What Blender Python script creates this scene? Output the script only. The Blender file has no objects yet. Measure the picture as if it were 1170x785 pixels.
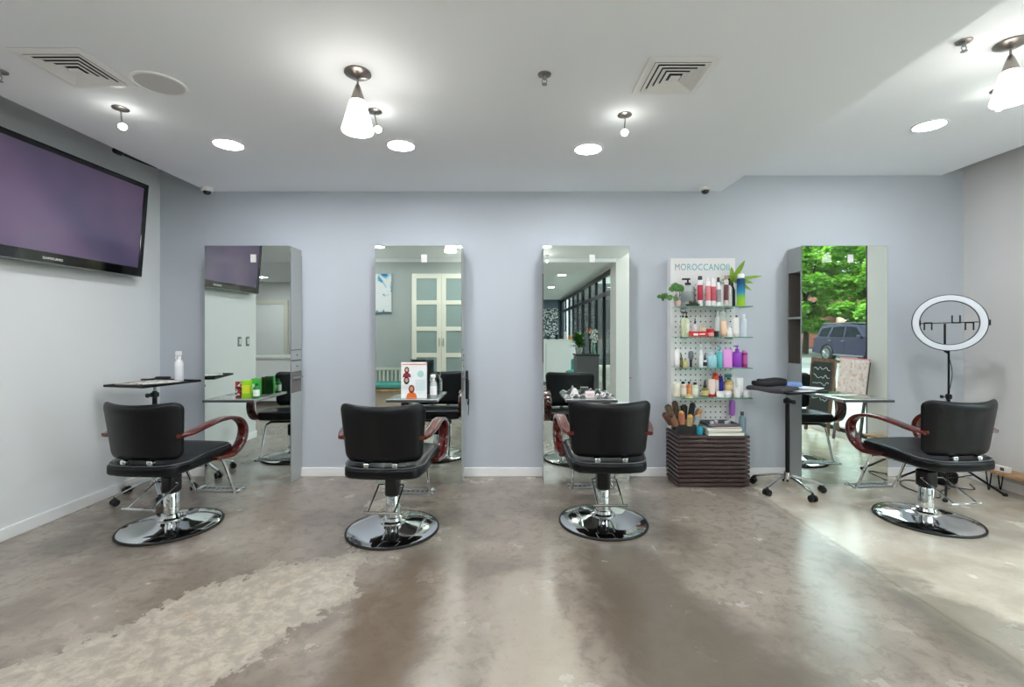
import bpy, bmesh, math, random
from mathutils import Vector, Matrix
PI = math.pi
S = bpy.context.scene
C = S.collection
rnd = random.Random(7)

# ---------------------------------------------------------------- camera, sky, sun, exposure
cam_d = bpy.data.cameras.new('camera')
cam = bpy.data.objects.new('camera', cam_d); C.objects.link(cam)
cam.location = (0, 0, 1.35); cam.rotation_euler = (PI/2, 0, 0)
cam_d.sensor_fit = 'HORIZONTAL'; cam_d.sensor_width = 36.0
cam_d.lens = 36.0*530/1170
cam_d.shift_y = -13.5/1170
cam_d.clip_start = 0.03; cam_d.clip_end = 300
S.camera = cam
w = bpy.data.worlds.new('sky'); S.world = w; w.use_nodes = True
wb = w.node_tree.nodes['Background']
wb.inputs[0].default_value = (0.86, 0.93, 1.0, 1); wb.inputs[1].default_value = 2.3
sun_d = bpy.data.lights.new('sun', 'SUN'); sun_d.energy = 2.8; sun_d.angle = 0.03; sun_d.color = (1, .95, .86)
sun = bpy.data.objects.new('sun', sun_d); C.objects.link(sun); sun.location = (12, 20, 20)
sun.rotation_euler = (math.radians(12), math.radians(-32), 0)     # comes from above the roof: lights the street, not the room
S.view_settings.view_transform = 'Standard'; S.view_settings.look = 'None'
S.view_settings.exposure = 1.55; S.view_settings.gamma = 1.0; S.view_settings.use_curve_mapping = False
S.cycles.max_bounces = 9; S.cycles.diffuse_bounces = 5; S.cycles.glossy_bounces = 5
S.cycles.transparent_max_bounces = 24
S.cycles.caustics_reflective = False; S.cycles.caustics_refractive = False
S.cycles.sample_clamp_indirect = 6.0; S.cycles.blur_glossy = 0.5
LAMP = 72.0        # strength of a recessed downlight
PEND = 4.2        # strength of a glowing pendant shade
MINI = 13.0

# ---------------------------------------------------------------- materials
MATS = {}
def srgb(r, g, b):
    f = lambda c: (c/255/12.92) if c/255 <= .04045 else ((c/255+.055)/1.055)**2.4
    return (f(r), f(g), f(b), 1)
def mat(name, col=(200,200,200), rough=.5, metal=0, coat=0, emit=None, es=0, noise=0, nscale=20, bump=0, bscale=60, trans=0, ior=1.45, alpha=1, spec=.5, sub=0):
    if name in MATS: return MATS[name]
    m = bpy.data.materials.new(name); m.use_nodes = True
    nt = m.node_tree; b = nt.nodes['Principled BSDF']
    c = srgb(*col)
    b.inputs['Base Color'].default_value = c
    b.inputs['Roughness'].default_value = rough
    b.inputs['Metallic'].default_value = metal
    b.inputs['Coat Weight'].default_value = coat; b.inputs['Coat Roughness'].default_value = .08
    b.inputs['Transmission Weight'].default_value = trans; b.inputs['IOR'].default_value = ior
    b.inputs['Alpha'].default_value = alpha
    b.inputs['Specular IOR Level'].default_value = spec
    if emit: b.inputs['Emission Color'].default_value = srgb(*emit); b.inputs['Emission Strength'].default_value = es
    tc = None
    if noise or bump:
        tc = nt.nodes.new('ShaderNodeTexCoord')
    if noise:
        n = nt.nodes.new('ShaderNodeTexNoise'); n.inputs['Scale'].default_value = nscale; n.inputs['Detail'].default_value = 5
        nt.links.new(tc.outputs['Object'], n.inputs['Vector'])
        r = nt.nodes.new('ShaderNodeMapRange'); r.inputs[3].default_value = 1-noise; r.inputs[4].default_value = 1+noise*.6
        nt.links.new(n.outputs['Fac'], r.inputs[0])
        h = nt.nodes.new('ShaderNodeHueSaturation'); h.inputs['Color'].default_value = c
        nt.links.new(r.outputs[0], h.inputs['Value']); nt.links.new(h.outputs[0], b.inputs['Base Color'])
    if bump:
        n2 = nt.nodes.new('ShaderNodeTexNoise'); n2.inputs['Scale'].default_value = bscale; n2.inputs['Detail'].default_value = 3
        nt.links.new(tc.outputs['Object'], n2.inputs['Vector'])
        bp = nt.nodes.new('ShaderNodeBump'); bp.inputs['Strength'].default_value = bump; bp.inputs['Distance'].default_value = .01
        nt.links.new(n2.outputs['Fac'], bp.inputs['Height']); nt.links.new(bp.outputs[0], b.inputs['Normal'])
    MATS[name] = m
    return m
def glass_mat(name, tint=(.9,.97,.95), k=.12):
    m = bpy.data.materials.new(name); m.use_nodes = True; nt = m.node_tree; nt.nodes.clear()
    o = nt.nodes.new('ShaderNodeOutputMaterial'); t = nt.nodes.new('ShaderNodeBsdfTransparent'); g = nt.nodes.new('ShaderNodeBsdfGlossy')
    mx = nt.nodes.new('ShaderNodeMixShader'); lw = nt.nodes.new('ShaderNodeLayerWeight'); pw = nt.nodes.new('ShaderNodeMath'); pw.operation = 'POWER'; pw.inputs[1].default_value = 5
    nt.links.new(lw.outputs['Facing'], pw.inputs[0]); fr = nt.nodes.new('ShaderNodeMath'); fr.operation = 'MULTIPLY_ADD'; fr.inputs[1].default_value = .3; fr.inputs[2].default_value = .012
    lw.inputs[0].default_value = .5; nt.links.new(pw.outputs[0], fr.inputs[0])
    t.inputs[0].default_value = (*tint, 1); g.inputs['Roughness'].default_value = .02
    nt.links.new(fr.outputs[0], mx.inputs[0]); nt.links.new(t.outputs[0], mx.inputs[1]); nt.links.new(g.outputs[0], mx.inputs[2])
    nt.links.new(mx.outputs[0], o.inputs[0]); MATS[name] = m
    return m
def wood_mat(name, c1, c2, rough=.3, coat=.4, scale=(3,25,25), dist=4):
    m = bpy.data.materials.new(name); m.use_nodes = True; nt = m.node_tree; b = nt.nodes['Principled BSDF']
    tc = nt.nodes.new('ShaderNodeTexCoord'); mp = nt.nodes.new('ShaderNodeMapping'); mp.inputs['Scale'].default_value = scale
    n = nt.nodes.new('ShaderNodeTexNoise'); n.inputs['Scale'].default_value = 2; n.inputs['Detail'].default_value = 6; n.inputs['Distortion'].default_value = dist*.2
    cr = nt.nodes.new('ShaderNodeValToRGB'); cr.color_ramp.elements[0].color = srgb(*c1); cr.color_ramp.elements[1].color = srgb(*c2)
    cr.color_ramp.elements[0].position = .35; cr.color_ramp.elements[1].position = .65
    nt.links.new(tc.outputs['Object'], mp.inputs[0]); nt.links.new(mp.outputs[0], n.inputs['Vector']); nt.links.new(n.outputs['Fac'], cr.inputs[0])
    nt.links.new(cr.outputs[0], b.inputs['Base Color']); b.inputs['Roughness'].default_value = rough; b.inputs['Coat Weight'].default_value = coat
    MATS[name] = m; return m

M_wall = mat('wall_paint', (192,199,208), .55, noise=.03, nscale=3, bump=.05, bscale=180)
M_wall_l = mat('wall_paint_pale', (224,227,228), .45, noise=.03, nscale=3, bump=.05, bscale=180)
M_wall_r = mat('wall_paint_grey', (218,217,216), .5, noise=.03, nscale=3, bump=.05, bscale=180)
M_ceil = mat('ceiling_paint', (246,250,255), .7, noise=.015, nscale=2)
M_green = mat('rear_wall_paint', (184,192,191), .6, noise=.02, nscale=3)
M_blue = mat('slate_wall_paint', (92,102,118), .6, noise=.03, nscale=3)
M_white = mat('white_gloss_paint', (246,247,248), .35)
M_white2 = mat('white_plastic', (238,238,236), .3)
M_chrome = mat('chrome', (225,228,230), .06, 1)
M_nickel = mat('brushed_nickel', (150,143,138), .3, 1)
M_steel = mat('grey_steel', (160,163,165), .3, .9)
M_black = mat('black_plastic', (18,18,20), .3)
M_blackm = mat('black_metal', (14,14,16), .35, .3)
M_rubber = mat('black_rubber', (25,26,27), .6)
M_leather = mat('black_leather', (7,9,14), .38, spec=.34, coat=.03, bump=.12, bscale=160, noise=.1, nscale=6)
M_leatherg = mat('grey_leather', (62,68,78), .36, coat=.1, bump=.12, bscale=160, noise=.1, nscale=6)
M_piping = mat('seat_piping', (84,86,90), .3)
M_arm = wood_mat('red_brown_wood', (54,12,12), (100,28,20), .2, .6, (14,4,14))
M_espresso = wood_mat('espresso_wood', (56,36,37), (66,43,42), .35, .25, (2,30,30))
M_pale = wood_mat('pale_wood', (168,128,88), (200,162,118), .45, .1, (3,14,3))
M_station = mat('station_laminate', (172,176,176), .4, noise=.04, nscale=30)
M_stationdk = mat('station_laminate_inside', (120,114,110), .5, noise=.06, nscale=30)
M_counter = mat('counter_grey_laminate', (150,153,155), .12, coat=.5, noise=.05, nscale=8)
M_counter_e = mat('counter_dark_edge', (70,72,76), .25)
M_mirror = mat('mirror_silver', (226,236,231), .0, 1)
M_frost = mat('frosted_square', (205,206,206), .5)
M_lamp = mat('lamp_glow', (255,255,255), .5, emit=(251,252,255), es=LAMP)
M_mini = mat('mini_bulb_glow', (255,255,255), .5, emit=(255,250,240), es=MINI)
M_shade = mat('shade_glow', (255,250,240), .4, emit=(255,249,240), es=PEND)
M_shade_fill = mat('fill_shade_glow', (255,250,240), .4, emit=(255,249,240), es=PEND*2.4)  # stronger glow for the added fill pendants only
M_trimw = mat('white_metal_trim', (240,240,240), .4)
M_vent = mat('vent_white_metal', (240,240,240), .4)
M_ventdark = mat('vent_dark_gap', (38,40,40), .7)
M_spk = mat('speaker_grille_cloth', (212,212,212), .7, bump=.3, bscale=900)
M_glass = glass_mat('clear_window_glass')
M_shelfglass = glass_mat('shelf_glass', (.86,.95,.92))
M_glassedge = mat('glass_green_edge', (92,140,124), .15)
M_clear = glass_mat('clear_plastic', (.9,.93,.93))
M_framedk = mat('dark_window_frame', (34,36,40), .4, .2)
M_frostg = mat('frosted_cabinet_glass', (146,164,160), .18, noise=.08, nscale=4)
M_cream = mat('cream_cabinet_paint', (228,226,212), .4)
M_teal = mat('teal_fabric', (84,158,150), .8, noise=.15, nscale=14)
M_pink = mat('pink_edge', (238,140,170), .5)

# ---------------------------------------------------------------- mesh helpers
class MB:
    def __init__(s): s.bm = bmesh.new()
    def box(s, x0, x1, y0, y1, z0, z1, bev=0, seg=2):
        r = bmesh.ops.create_cube(s.bm, size=1)
        vs = r['verts']
        for v in vs: v.co = Vector(((x0+x1)/2+v.co.x*(x1-x0), (y0+y1)/2+v.co.y*(y1-y0), (z0+z1)/2+v.co.z*(z1-z0)))
        if bev:
            es = list({e for v in vs for e in v.link_edges})
            bmesh.ops.bevel(s.bm, geom=es, offset=bev, segments=seg, affect='EDGES', profile=.5)
        return s
    def cyl(s, p0, p1, r0, r1=None, n=16, caps=True):
        r1 = r0 if r1 is None else r1
        p0, p1 = Vector(p0), Vector(p1); d = (p1-p0); L = d.length
        q = d.to_track_quat('Z', 'Y')
        m = Matrix.Translation((p0+p1)/2) @ q.to_matrix().to_4x4()
        bmesh.ops.create_cone(s.bm, cap_ends=caps, segments=n, radius1=max(r0,1e-5), radius2=max(r1,1e-5), depth=L, matrix=m)
        return s
    def lathe(s, prof, n=24, c=(0,0,0), sx=1, sy=1, caps=True):
        rings = []
        for r, z in prof:
            rings.append([s.bm.verts.new((c[0]+math.cos(2*PI*i/n)*r*sx, c[1]+math.sin(2*PI*i/n)*r*sy, c[2]+z)) for i in range(n)])
        for a, b in zip(rings, rings[1:]):
            for i in range(n):
                s.bm.faces.new((a[i], a[(i+1)%n], b[(i+1)%n], b[i]))
        if caps:
            s.bm.faces.new(list(reversed(rings[0]))); s.bm.faces.new(rings[-1])
        return s
    def tube(s, pts, r, n=8, smooth=True, k=5):
        P = catmull(pts, k) if smooth and len(pts) > 2 else [Vector(p) for p in pts]
        rad = r if callable(r) else (lambda t: r)
        up = None; rings = []
        for i, p in enumerate(P):
            t = (P[min(i+1, len(P)-1)] - P[max(i-1, 0)]).normalized()
            if up is None: up = t.orthogonal().normalized()
            up = (up - t*up.dot(t)).normalized(); sd = t.cross(up)
            rr = rad(i/(len(P)-1))
            rings.append([s.bm.verts.new(p + (up*math.cos(2*PI*j/n) + sd*math.sin(2*PI*j/n))*rr) for j in range(n)])
        for a, b in zip(rings, rings[1:]):
            for i in range(n): s.bm.faces.new((a[i], a[(i+1)%n], b[(i+1)%n], b[i]))
        s.bm.faces.new(list(reversed(rings[0]))); s.bm.faces.new(rings[-1])
        return s
    def ribbon(s, pts, side, w, t, k=6, n=10):
        """sweep a rounded-rectangle section (w across `side`, t thick) along pts; w and t may be functions of 0..1"""
        P = catmull(pts, k); side = Vector(side).normalized(); rings = []
        for i, p in enumerate(P):
            tt = (P[min(i+1, len(P)-1)] - P[max(i-1, 0)]).normalized()
            nn = tt.cross(side).normalized()
            f = i/(len(P)-1); ww = w(f) if callable(w) else w; th = t(f) if callable(t) else t
            ring = []
            for j in range(n):
                a = 2*PI*(j+.5)/n; ca, sa = math.cos(a), math.sin(a)
                ex = .45
                ring.append(s.bm.verts.new(p + side*(ww/2*math.copysign(abs(ca)**ex, ca)) + nn*(th/2*math.copysign(abs(sa)**ex, sa))))
            rings.append(ring)
        for a, b in zip(rings, rings[1:]):
            for i in range(n): s.bm.faces.new((a[i], a[(i+1)%n], b[(i+1)%n], b[i]))
        s.bm.faces.new(list(reversed(rings[0]))); s.bm.faces.new(rings[-1])
        return s
    def rbox(s, c, h, r, n=8, fn=None):
        """rounded box, centre c, half sizes h, radius r (number or 3 radii), optional deformation fn(Vector)->Vector"""
        rr = (r, r, r) if not hasattr(r, '__len__') else r
        h = Vector(h); c = Vector(c); cache = {}
        def pt(a, b, d):
            key = (round(a,6), round(b,6), round(d,6))
            if key in cache: return cache[key]
            q = Vector((a, b, d)); o = Vector((0,0,0)); inner = []
            e = Vector((0,0,0))
            for i in range(3):
                # parameter mapped so that the outer band covers the rounding
                v = q[i]; u = abs(v); band = .5
                lim = h[i]-rr[i]
                if u <= 1-band: o[i] = math.copysign(lim*u/(1-band), v); e[i] = 0
                else: o[i] = math.copysign(lim, v); e[i] = math.copysign((u-(1-band))/band, v)
            L = e.length
            mx = max(abs(e[0]), abs(e[1]), abs(e[2]))
            if L > 0:
                e = e*(mx/L)
            p = o + Vector((e[0]*rr[0], e[1]*rr[1], e[2]*rr[2]))
            if fn: p = fn(p)
            v = s.bm.verts.new(c+p); cache[key] = v; return v
        g = [-1+2*i/n for i in range(n+1)]
        for ax in range(3):
            for sg in (-1, 1):
                for i in range(n):
                    for j in range(n):
                        q = []
                        for (a, b) in ((g[i],g[j]), (g[i+1],g[j]), (g[i+1],g[j+1]), (g[i],g[j+1])):
                            v = [0,0,0]; v[ax] = sg; v[(ax+1)%3] = a; v[(ax+2)%3] = b; q.append(pt(*v))
                        if sg < 0: q.reverse()
                        try: s.bm.faces.new(q)
                        except ValueError: pass
        return s
    def prism(s, poly, axis, a, b):
        """polygon of 2-D points extruded along axis from a to b"""
        def mk(p, t):
            v = [0,0,0]; o = [i for i in range(3) if i != axis]; v[axis] = t; v[o[0]] = p[0]; v[o[1]] = p[1]; return s.bm.verts.new(v)
        A = [mk(p, a) for p in poly]; B = [mk(p, b) for p in poly]; n = len(poly)
        for i in range(n): s.bm.faces.new((A[i], A[(i+1)%n], B[(i+1)%n], B[i]))
        s.bm.faces.new(list(reversed(A))); s.bm.faces.new(B)
        return s
    def quad(s, *p):
        s.bm.faces.new([s.bm.verts.new(q) for q in p]); return s
    def leaf(s, base, d, L, wd, droop=.3, n=5, up=(0,0,1)):
        base = Vector(base); d = Vector(d).normalized(); up = Vector(up)
        sd = d.cross(up)
        if sd.length < .05: sd = Vector((1,0,0))
        sd.normalize(); prev = None; nn = sd.cross(d).normalized()
        for i in range(n+1):
            t = i/n; c = base + d*L*t - up*droop*L*t*t
            ww = wd*math.sin(PI*min(1, .06+t*.94))**.8 if i < n else .0005
            a = s.bm.verts.new(c-sd*ww+nn*ww*.25); m = s.bm.verts.new(c); b = s.bm.verts.new(c+sd*ww+nn*ww*.25)
            if prev: s.bm.faces.new((prev[0], prev[1], m, a)); s.bm.faces.new((prev[1], prev[2], b, m))
            prev = (a, m, b)
        return s
    def xform(s, M): s.bm.transform(M); return s
    def build(s, name, m, parent=None, smooth=False, loc=None, ang=35):
        bmesh.ops.recalc_face_normals(s.bm, faces=s.bm.faces)
        me = bpy.data.meshes.new(name); s.bm.to_mesh(me); s.bm.free()
        ms = m if isinstance(m, list) else [m]
        for x in ms: me.materials.append(x)
        if smooth:
            me.polygons.foreach_set('use_smooth', [True]*len(me.polygons))
            try: me.set_sharp_from_angle(angle=math.radians(ang))
            except Exception: pass
        o = bpy.data.objects.new(name, me); C.objects.link(o)
        if parent: o.parent = parent
        if loc: o.location = loc
        return o
def catmull(pts, k=5):
    P = [Vector(p) for p in pts]
    if len(P) < 3: return P
    Q = [P[0]*2-P[1]] + P + [P[-1]*2-P[-2]]; out = []
    for i in range(1, len(Q)-2):
        a, b, c, d = Q[i-1], Q[i], Q[i+1], Q[i+2]
        for j in range(k):
            t = j/k
            out.append(.5*((2*b)+(c-a)*t+(2*a-5*b+4*c-d)*t*t+(3*b-a-3*c+d)*t**3))
    out.append(P[-1]); return out
def thing(name, label, cat, loc=(0,0,0), rotz=0, group=None):
    o = bpy.data.objects.new(name, None); C.objects.link(o); o.empty_display_size = .1
    o.location = loc; o.rotation_euler = (0,0,rotz); o['label'] = label; o['category'] = cat
    if group: o['group'] = group
    return o
def tag(o, label, cat, group=None, kind=None):
    o['label'] = label; o['category'] = cat
    if group: o['group'] = group
    if kind: o['kind'] = kind
    return o
def struct(name, mb, m, parent=None, smooth=False):
    o = mb.build(name, m, parent, smooth)
    if parent is None: o['kind'] = 'structure'
    return o
KIDS = {}
def dup(root, loc, rotz, label, name=None):
    r = root.copy(); C.objects.link(r); r.location = loc; r.rotation_euler = (root.rotation_euler[0], root.rotation_euler[1], rotz); r['label'] = label
    for ch in list(root.children):
        c = ch.copy(); C.objects.link(c); c.parent = r
        for g in list(ch.children):
            d = g.copy(); C.objects.link(d); d.parent = c
    return r
def text_mesh(txt, size, name, m, parent, loc, rot, extrude=.0008, sx=1.0, align='CENTER', spacing=1.0):
    cu = bpy.data.curves.new(name, 'FONT'); cu.body = txt; cu.size = size; cu.extrude = extrude; cu.align_x = align; cu.align_y = 'CENTER'; cu.space_character = spacing
    t = bpy.data.objects.new(name, cu); C.objects.link(t)
    bpy.context.view_layer.update()
    me = bpy.data.meshes.new_from_object(t.evaluated_get(bpy.context.evaluated_depsgraph_get()))
    bpy.data.objects.remove(t); bpy.data.curves.remove(cu)
    me.materials.clear(); me.materials.append(m); me.name = name
    o = bpy.data.objects.new(name, me); C.objects.link(o); o.parent = parent; o.location = loc; o.rotation_euler = rot; o.scale = (sx, 1, 1)
    return o

# ---------------------------------------------------------------- room numbers
YB, XL, XR = 4.336, -3.29, 4.22
ZL, ZH, ZU = 2.66, 2.81, 3.25      # low ceiling, high ceiling on the right, underside of the slab above
XS = 1.95                          # where the low ceiling steps up

# ---------------------------------------------------------------- floor
def floor_material():
    m = bpy.data.materials.new('polished_concrete'); m.use_nodes = True; nt = m.node_tree; b = nt.nodes['Principled BSDF']
    N = nt.nodes.new; Lk = nt.links.new
    tc = N('ShaderNodeTexCoord'); P = tc.outputs['Object']
    def noise(scale, det=6, dist=0, rough=.55, vec=None, w=None):
        n = N('ShaderNodeTexNoise'); n.inputs['Scale'].default_value = scale; n.inputs['Detail'].default_value = det
        n.inputs['Distortion'].default_value = dist; n.inputs['Roughness'].default_value = rough
        Lk(vec or P, n.inputs['Vector']); return n.outputs['Fac']
    def mth(op, a, bb=None, cc=None, clamp=False):
        n = N('ShaderNodeMath'); n.operation = op; n.use_clamp = clamp
        for i, v in enumerate((a, bb, cc)):
            if v is None: continue
            if isinstance(v, (int, float)): n.inputs[i].default_value = v
            else: Lk(v, n.inputs[i])
        return n.outputs[0]
    def mixc(f, a, c):
        n = N('ShaderNodeMix'); n.data_type = 'RGBA'
        Lk(f, n.inputs[0])
        for i, v in ((6, a), (7, c)):
            if isinstance(v, tuple): n.inputs[i].default_value = v
            else: Lk(v, n.inputs[i])
        return n.outputs[2]
    def ramp(v, lo, hi):
        n = N('ShaderNodeMapRange'); n.interpolation_type = 'SMOOTHSTEP'; Lk(v, n.inputs[0]); n.inputs[1].default_value = lo; n.inputs[2].default_value = hi
        return n.outputs[0]
    sep = N('ShaderNodeSeparateXYZ'); Lk(P, sep.inputs[0]); X, Y = sep.outputs[0], sep.outputs[1]
    big = noise(.9, 6, .6); mid = noise(3.2, 8, .15); fine = noise(14, 8, .4, .7); spk = noise(60, 4)
    base = mixc(ramp(big, .35, .66), srgb(122,111,100), srgb(154,143,132))
    base = mixc(mth('MULTIPLY', ramp(mid, .42, .66), .55), base, srgb(164,153,141))
    base = mixc(mth('MULTIPLY', ramp(fine, .48, .62), .45), base, srgb(108,97,85))
    # edge-warped coordinates for worn patches
    wob = mth('MULTIPLY', mth('SUBTRACT', noise(2.3, 8, .6, .65), .5), 1.0)
    wob2 = mth('MULTIPLY', mth('SUBTRACT', noise(7, 8, .3, .7), .5), .5)
    wobt = mth('ADD', wob, wob2)
    def seg(ax, ay, bx, by, r0, r1):
        dx, dy = bx-ax, by-ay; L2 = dx*dx+dy*dy
        px, py = mth('SUBTRACT', X, ax), mth('SUBTRACT', Y, ay)
        t = mth('DIVIDE', mth('ADD', mth('MULTIPLY', px, dx), mth('MULTIPLY', py, dy)), L2, clamp=True)
        qx = mth('SUBTRACT', px, mth('MULTIPLY', t, dx)); qy = mth('SUBTRACT', py, mth('MULTIPLY', t, dy))
        d = mth('SQRT', mth('ADD', mth('MULTIPLY', qx, qx), mth('MULTIPLY', qy, qy)))
        rr = mth('ADD', mth('MULTIPLY', t, r1-r0), r0)
        return mth('SUBTRACT', d, rr)
    # bare, lighter worn band from lower left towards the second chair
    d1 = seg(-1.75, 1.55, -1.15, 2.45, .42, .30); d2 = seg(-1.15, 2.45, -.95, 2.75, .30, .10); d3 = seg(-.98, 2.7, -1.05, 4.2, .03, .02)
    dd = mth('MINIMUM', mth('MINIMUM', d1, d2), d3)
    dd = mth('ADD', dd, mth('MULTIPLY', mth('ADD', wobt, mth('MULTIPLY', mth('SUBTRACT', fine, .5), .5)), .55))
    patch = mth('SUBTRACT', 1.0, ramp(dd, -.02, .03))
    pcol = mixc(ramp(fine, .4, .65), srgb(156,147,134), srgb(190,181,166))
    pcol = mixc(mth('MULTIPLY', ramp(noise(5, 6, 1.2), .6, .72), .6), pcol, srgb(176,150,116))
    holes = ramp(noise(9, 7, .5, .7), .34, .42)
    patch = mth('MULTIPLY', patch, mth('ADD', mth('MULTIPLY', holes, .6), .4))
    base = mixc(mth('MULTIPLY', patch, .9), base, pcol)
    # smoother pale patch near the middle foreground
    e1 = mth('ADD', seg(.05, 1.2, .10, 2.5, .24, .10), mth('MULTIPLY', wob, .5))
    base = mixc(mth('MULTIPLY', mth('SUBTRACT', 1.0, ramp(e1, -.05, .06)), .75), base, srgb(168,158,144))
    # darker stained field between the chairs
    e2 = mth('ADD', seg(.82, 1.7, .60, 2.75, .38, .22), mth('MULTIPLY', wob, .6))
    base = mixc(mth('MULTIPLY', mth('SUBTRACT', 1.0, ramp(e2, -.12, .12)), .85), base, srgb(96,86,75))
    e3 = mth('ADD', seg(-.55, 1.7, -.55, 2.7, .2, .12), mth('MULTIPLY', wob, .5))
    base = mixc(mth('MULTIPLY', mth('SUBTRACT', 1.0, ramp(e3, -.1, .12)), .8), base, srgb(100,86,72))
    # the pale tan slab to the right of the joint
    xr = mth('ADD', X, mth('MULTIPLY', wob, .12))
    right = ramp(xr, 1.98, 2.12)
    rcol = mixc(ramp(mid, .35, .65), srgb(190,178,160), srgb(212,202,186))
    base = mixc(mth('MULTIPLY', right, .9), base, rcol)
    e4 = mth('ADD', seg(2.05, 2.75, 2.2, 1.7, .05, .28), mth('MULTIPLY', wobt, .5))
    base = mixc(mth('MULTIPLY', mth('SUBTRACT', 1.0, ramp(e4, -.05, .08)), .6), base, srgb(112,110,98))
    joint = mth('SUBTRACT', 1.0, ramp(mth('ABSOLUTE', mth('SUBTRACT', xr, 2.06)), .004, .02))
    base = mixc(mth('MULTIPLY', joint, .35), base, srgb(110,98,82))
    # rusty specks
    base = mixc(mth('MULTIPLY', ramp(noise(6.5, 3, .3), .70, .76), .25), base, srgb(158,122,82))
    base = mixc(mth('MULTIPLY', ramp(spk, .62, .7), .25), base, srgb(90,82,74))
    Lk(base, b.inputs['Base Color'])
    r = N('ShaderNodeMapRange'); Lk(mid, r.inputs[0]); r.inputs[3].default_value = .16; r.inputs[4].default_value = .34
    rr = mth('ADD', r.outputs[0], mth('MULTIPLY', patch, .16)); Lk(rr, b.inputs['Roughness'])
    b.inputs['Coat Weight'].default_value = .35; b.inputs['Coat Roughness'].default_value = .18
    bp = N('ShaderNodeBump'); bp.inputs['Strength'].default_value = .12; bp.inputs['Distance'].default_value = .004
    Lk(mth('ADD', fine, mth('MULTIPLY', patch, 1.2)), bp.inputs['Height']); Lk(bp.outputs[0], b.inputs['Normal'])
    return m
M_floor = floor_material()
struct('floor', MB().box(-7.4, 4.30, -10.2, 4.46, -.12, 0), M_floor)

# ---------------------------------------------------------------- walls
struct('wall_back', MB().box(-3.45, 4.40, YB, YB+.12, 0, ZU), M_wall)
struct('wall_left', MB().box(XL-.14, XL, 2.27, YB, 0, ZU), M_wall_l)
struct('wall_left_return', MB().box(-7.3, XL-.14, 2.27, 2.39, 0, ZU), M_wall_l)
struct('wall_right', MB().box(XR, XR+.16, 2.72, YB, 0, ZU), M_wall_r)
struct('wall_right_header', MB().box(XR, XR+.16, -.1, 2.72, 2.78, ZU), M_wall_r)
struct('wall_rear', MB().box(-3.0, -.70, -.24, -.10, 0, ZL-.06), M_green)
struct('wall_rear_pier', MB().box(1.87, XR+.16, -.60, -.10, 0, ZU), M_wall_r)
struct('wall_far_left', MB().box(-7.42, -7.3, -10.1, 2.39, 0, ZU), M_wall_l)
struct('wall_far_rear_left', MB().box(-7.3, -2.6, -3.62, -3.5, 0, ZL-.06), M_wall_r)
struct('wall_far_rear_return', MB().box(-2.72, -2.6, -9.9, -3.62, 0, ZL-.06), M_wall_r)
struct('wall_far_rear', MB().box(-2.6, 2.06, -10.02, -9.9, 0, ZU), M_blue)
# ceilings: the dropped low ceiling, the higher right-hand one, and the slab above the gaps at the walls
struct('ceiling', MB().box(-2.84, XS, -.10, YB, ZL, ZU-.02), M_ceil)
struct('ceiling_right', MB().box(XS, 4.01, -.10, YB, ZH, ZU-.02), M_ceil)
struct('ceiling_upper', MB().box(-7.4, XR+.16, -10.1, YB+.12, ZU, ZU+.12), M_ceil)
struct('ceiling_left', MB().box(-7.3, XL-.14, -.10, 2.27, ZL, ZU-.02), M_ceil)
struct('ceiling_left_link', MB().box(XL-.14, -2.84, -.10, 2.27, ZL, ZU-.02), M_ceil)
struct('ceiling_rear', MB().box(-7.3, 1.87, -9.9, -.10, ZL-.06, ZU-.02), M_ceil)
# baseboards
def bb(name, *a): struct(name, MB().box(*a, bev=.004), M_white)
bb('baseboard_back', XL+.016, XR-.016, YB-.016, YB, 0, .082)
bb('baseboard_left', XL, XL+.016, 2.27, YB, 0, .082)
bb('baseboard_right', XR-.016, XR, 2.72, YB, 0, .082)
bb('baseboard_rear', -3.0, -.70, -.10, -.086, 0, .082)
bb('baseboard_pier', 1.87, XR, -.10, -.086, 0, .082)

# ---------------------------------------------------------------- windows and the storefront behind the camera
def window(name, x0, x1, y0, y1, z0, z1, my=(), mz=(), fr=.05, m=M_framedk):
    """glazed frame in a plane of constant x (x0..x1 is its thickness)"""
    f = MB()
    f.box(x0, x1, y0, y0+fr, z0, z1).box(x0, x1, y1-fr, y1, z0, z1).box(x0, x1, y0+fr, y1-fr, z1-fr, z1).box(x0, x1, y0+fr, y1-fr, z0, z0+fr)
    for y in my: f.box(x0, x1, y-fr/2, y+fr/2, z0+fr, z1-fr)
    for z in mz: f.box(x0+.004, x1-.004, y0+fr, y1-fr, z-fr/2, z+fr/2)
    o = f.build(name, m); o['kind'] = 'structure'
    xc = (x0+x1)/2
    g = MB().box(xc-.004, xc+.004, y0+fr, y1-fr, z0+fr, z1-fr).build('window_pane', M_glass, o)
    return o
window('window_1', 4.24, 4.30, .90, 2.72, .06, 2.78)
window('window_2', 4.24, 4.30, -.10, .90, .06, 2.78)
struct('trim_1', MB().box(XR-.02, XR+.16, -.1, 2.72, 0, .06), M_white2)
window('window_3', 1.90, 1.96, -4.4, -.60, .0, 2.56, my=(-1.5, -2.4, -3.3), mz=(2.12,), fr=.09)
window('window_4', 1.90, 1.96, -9.9, -4.4, .0, 2.56, my=(-5.4, -6.4, -7.4, -8.4), mz=(2.12,), fr=.09)
struct('wall_rear_header', MB().box(1.87, 2.06, -9.9, -.60, 2.56, ZU), M_wall_r)

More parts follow.
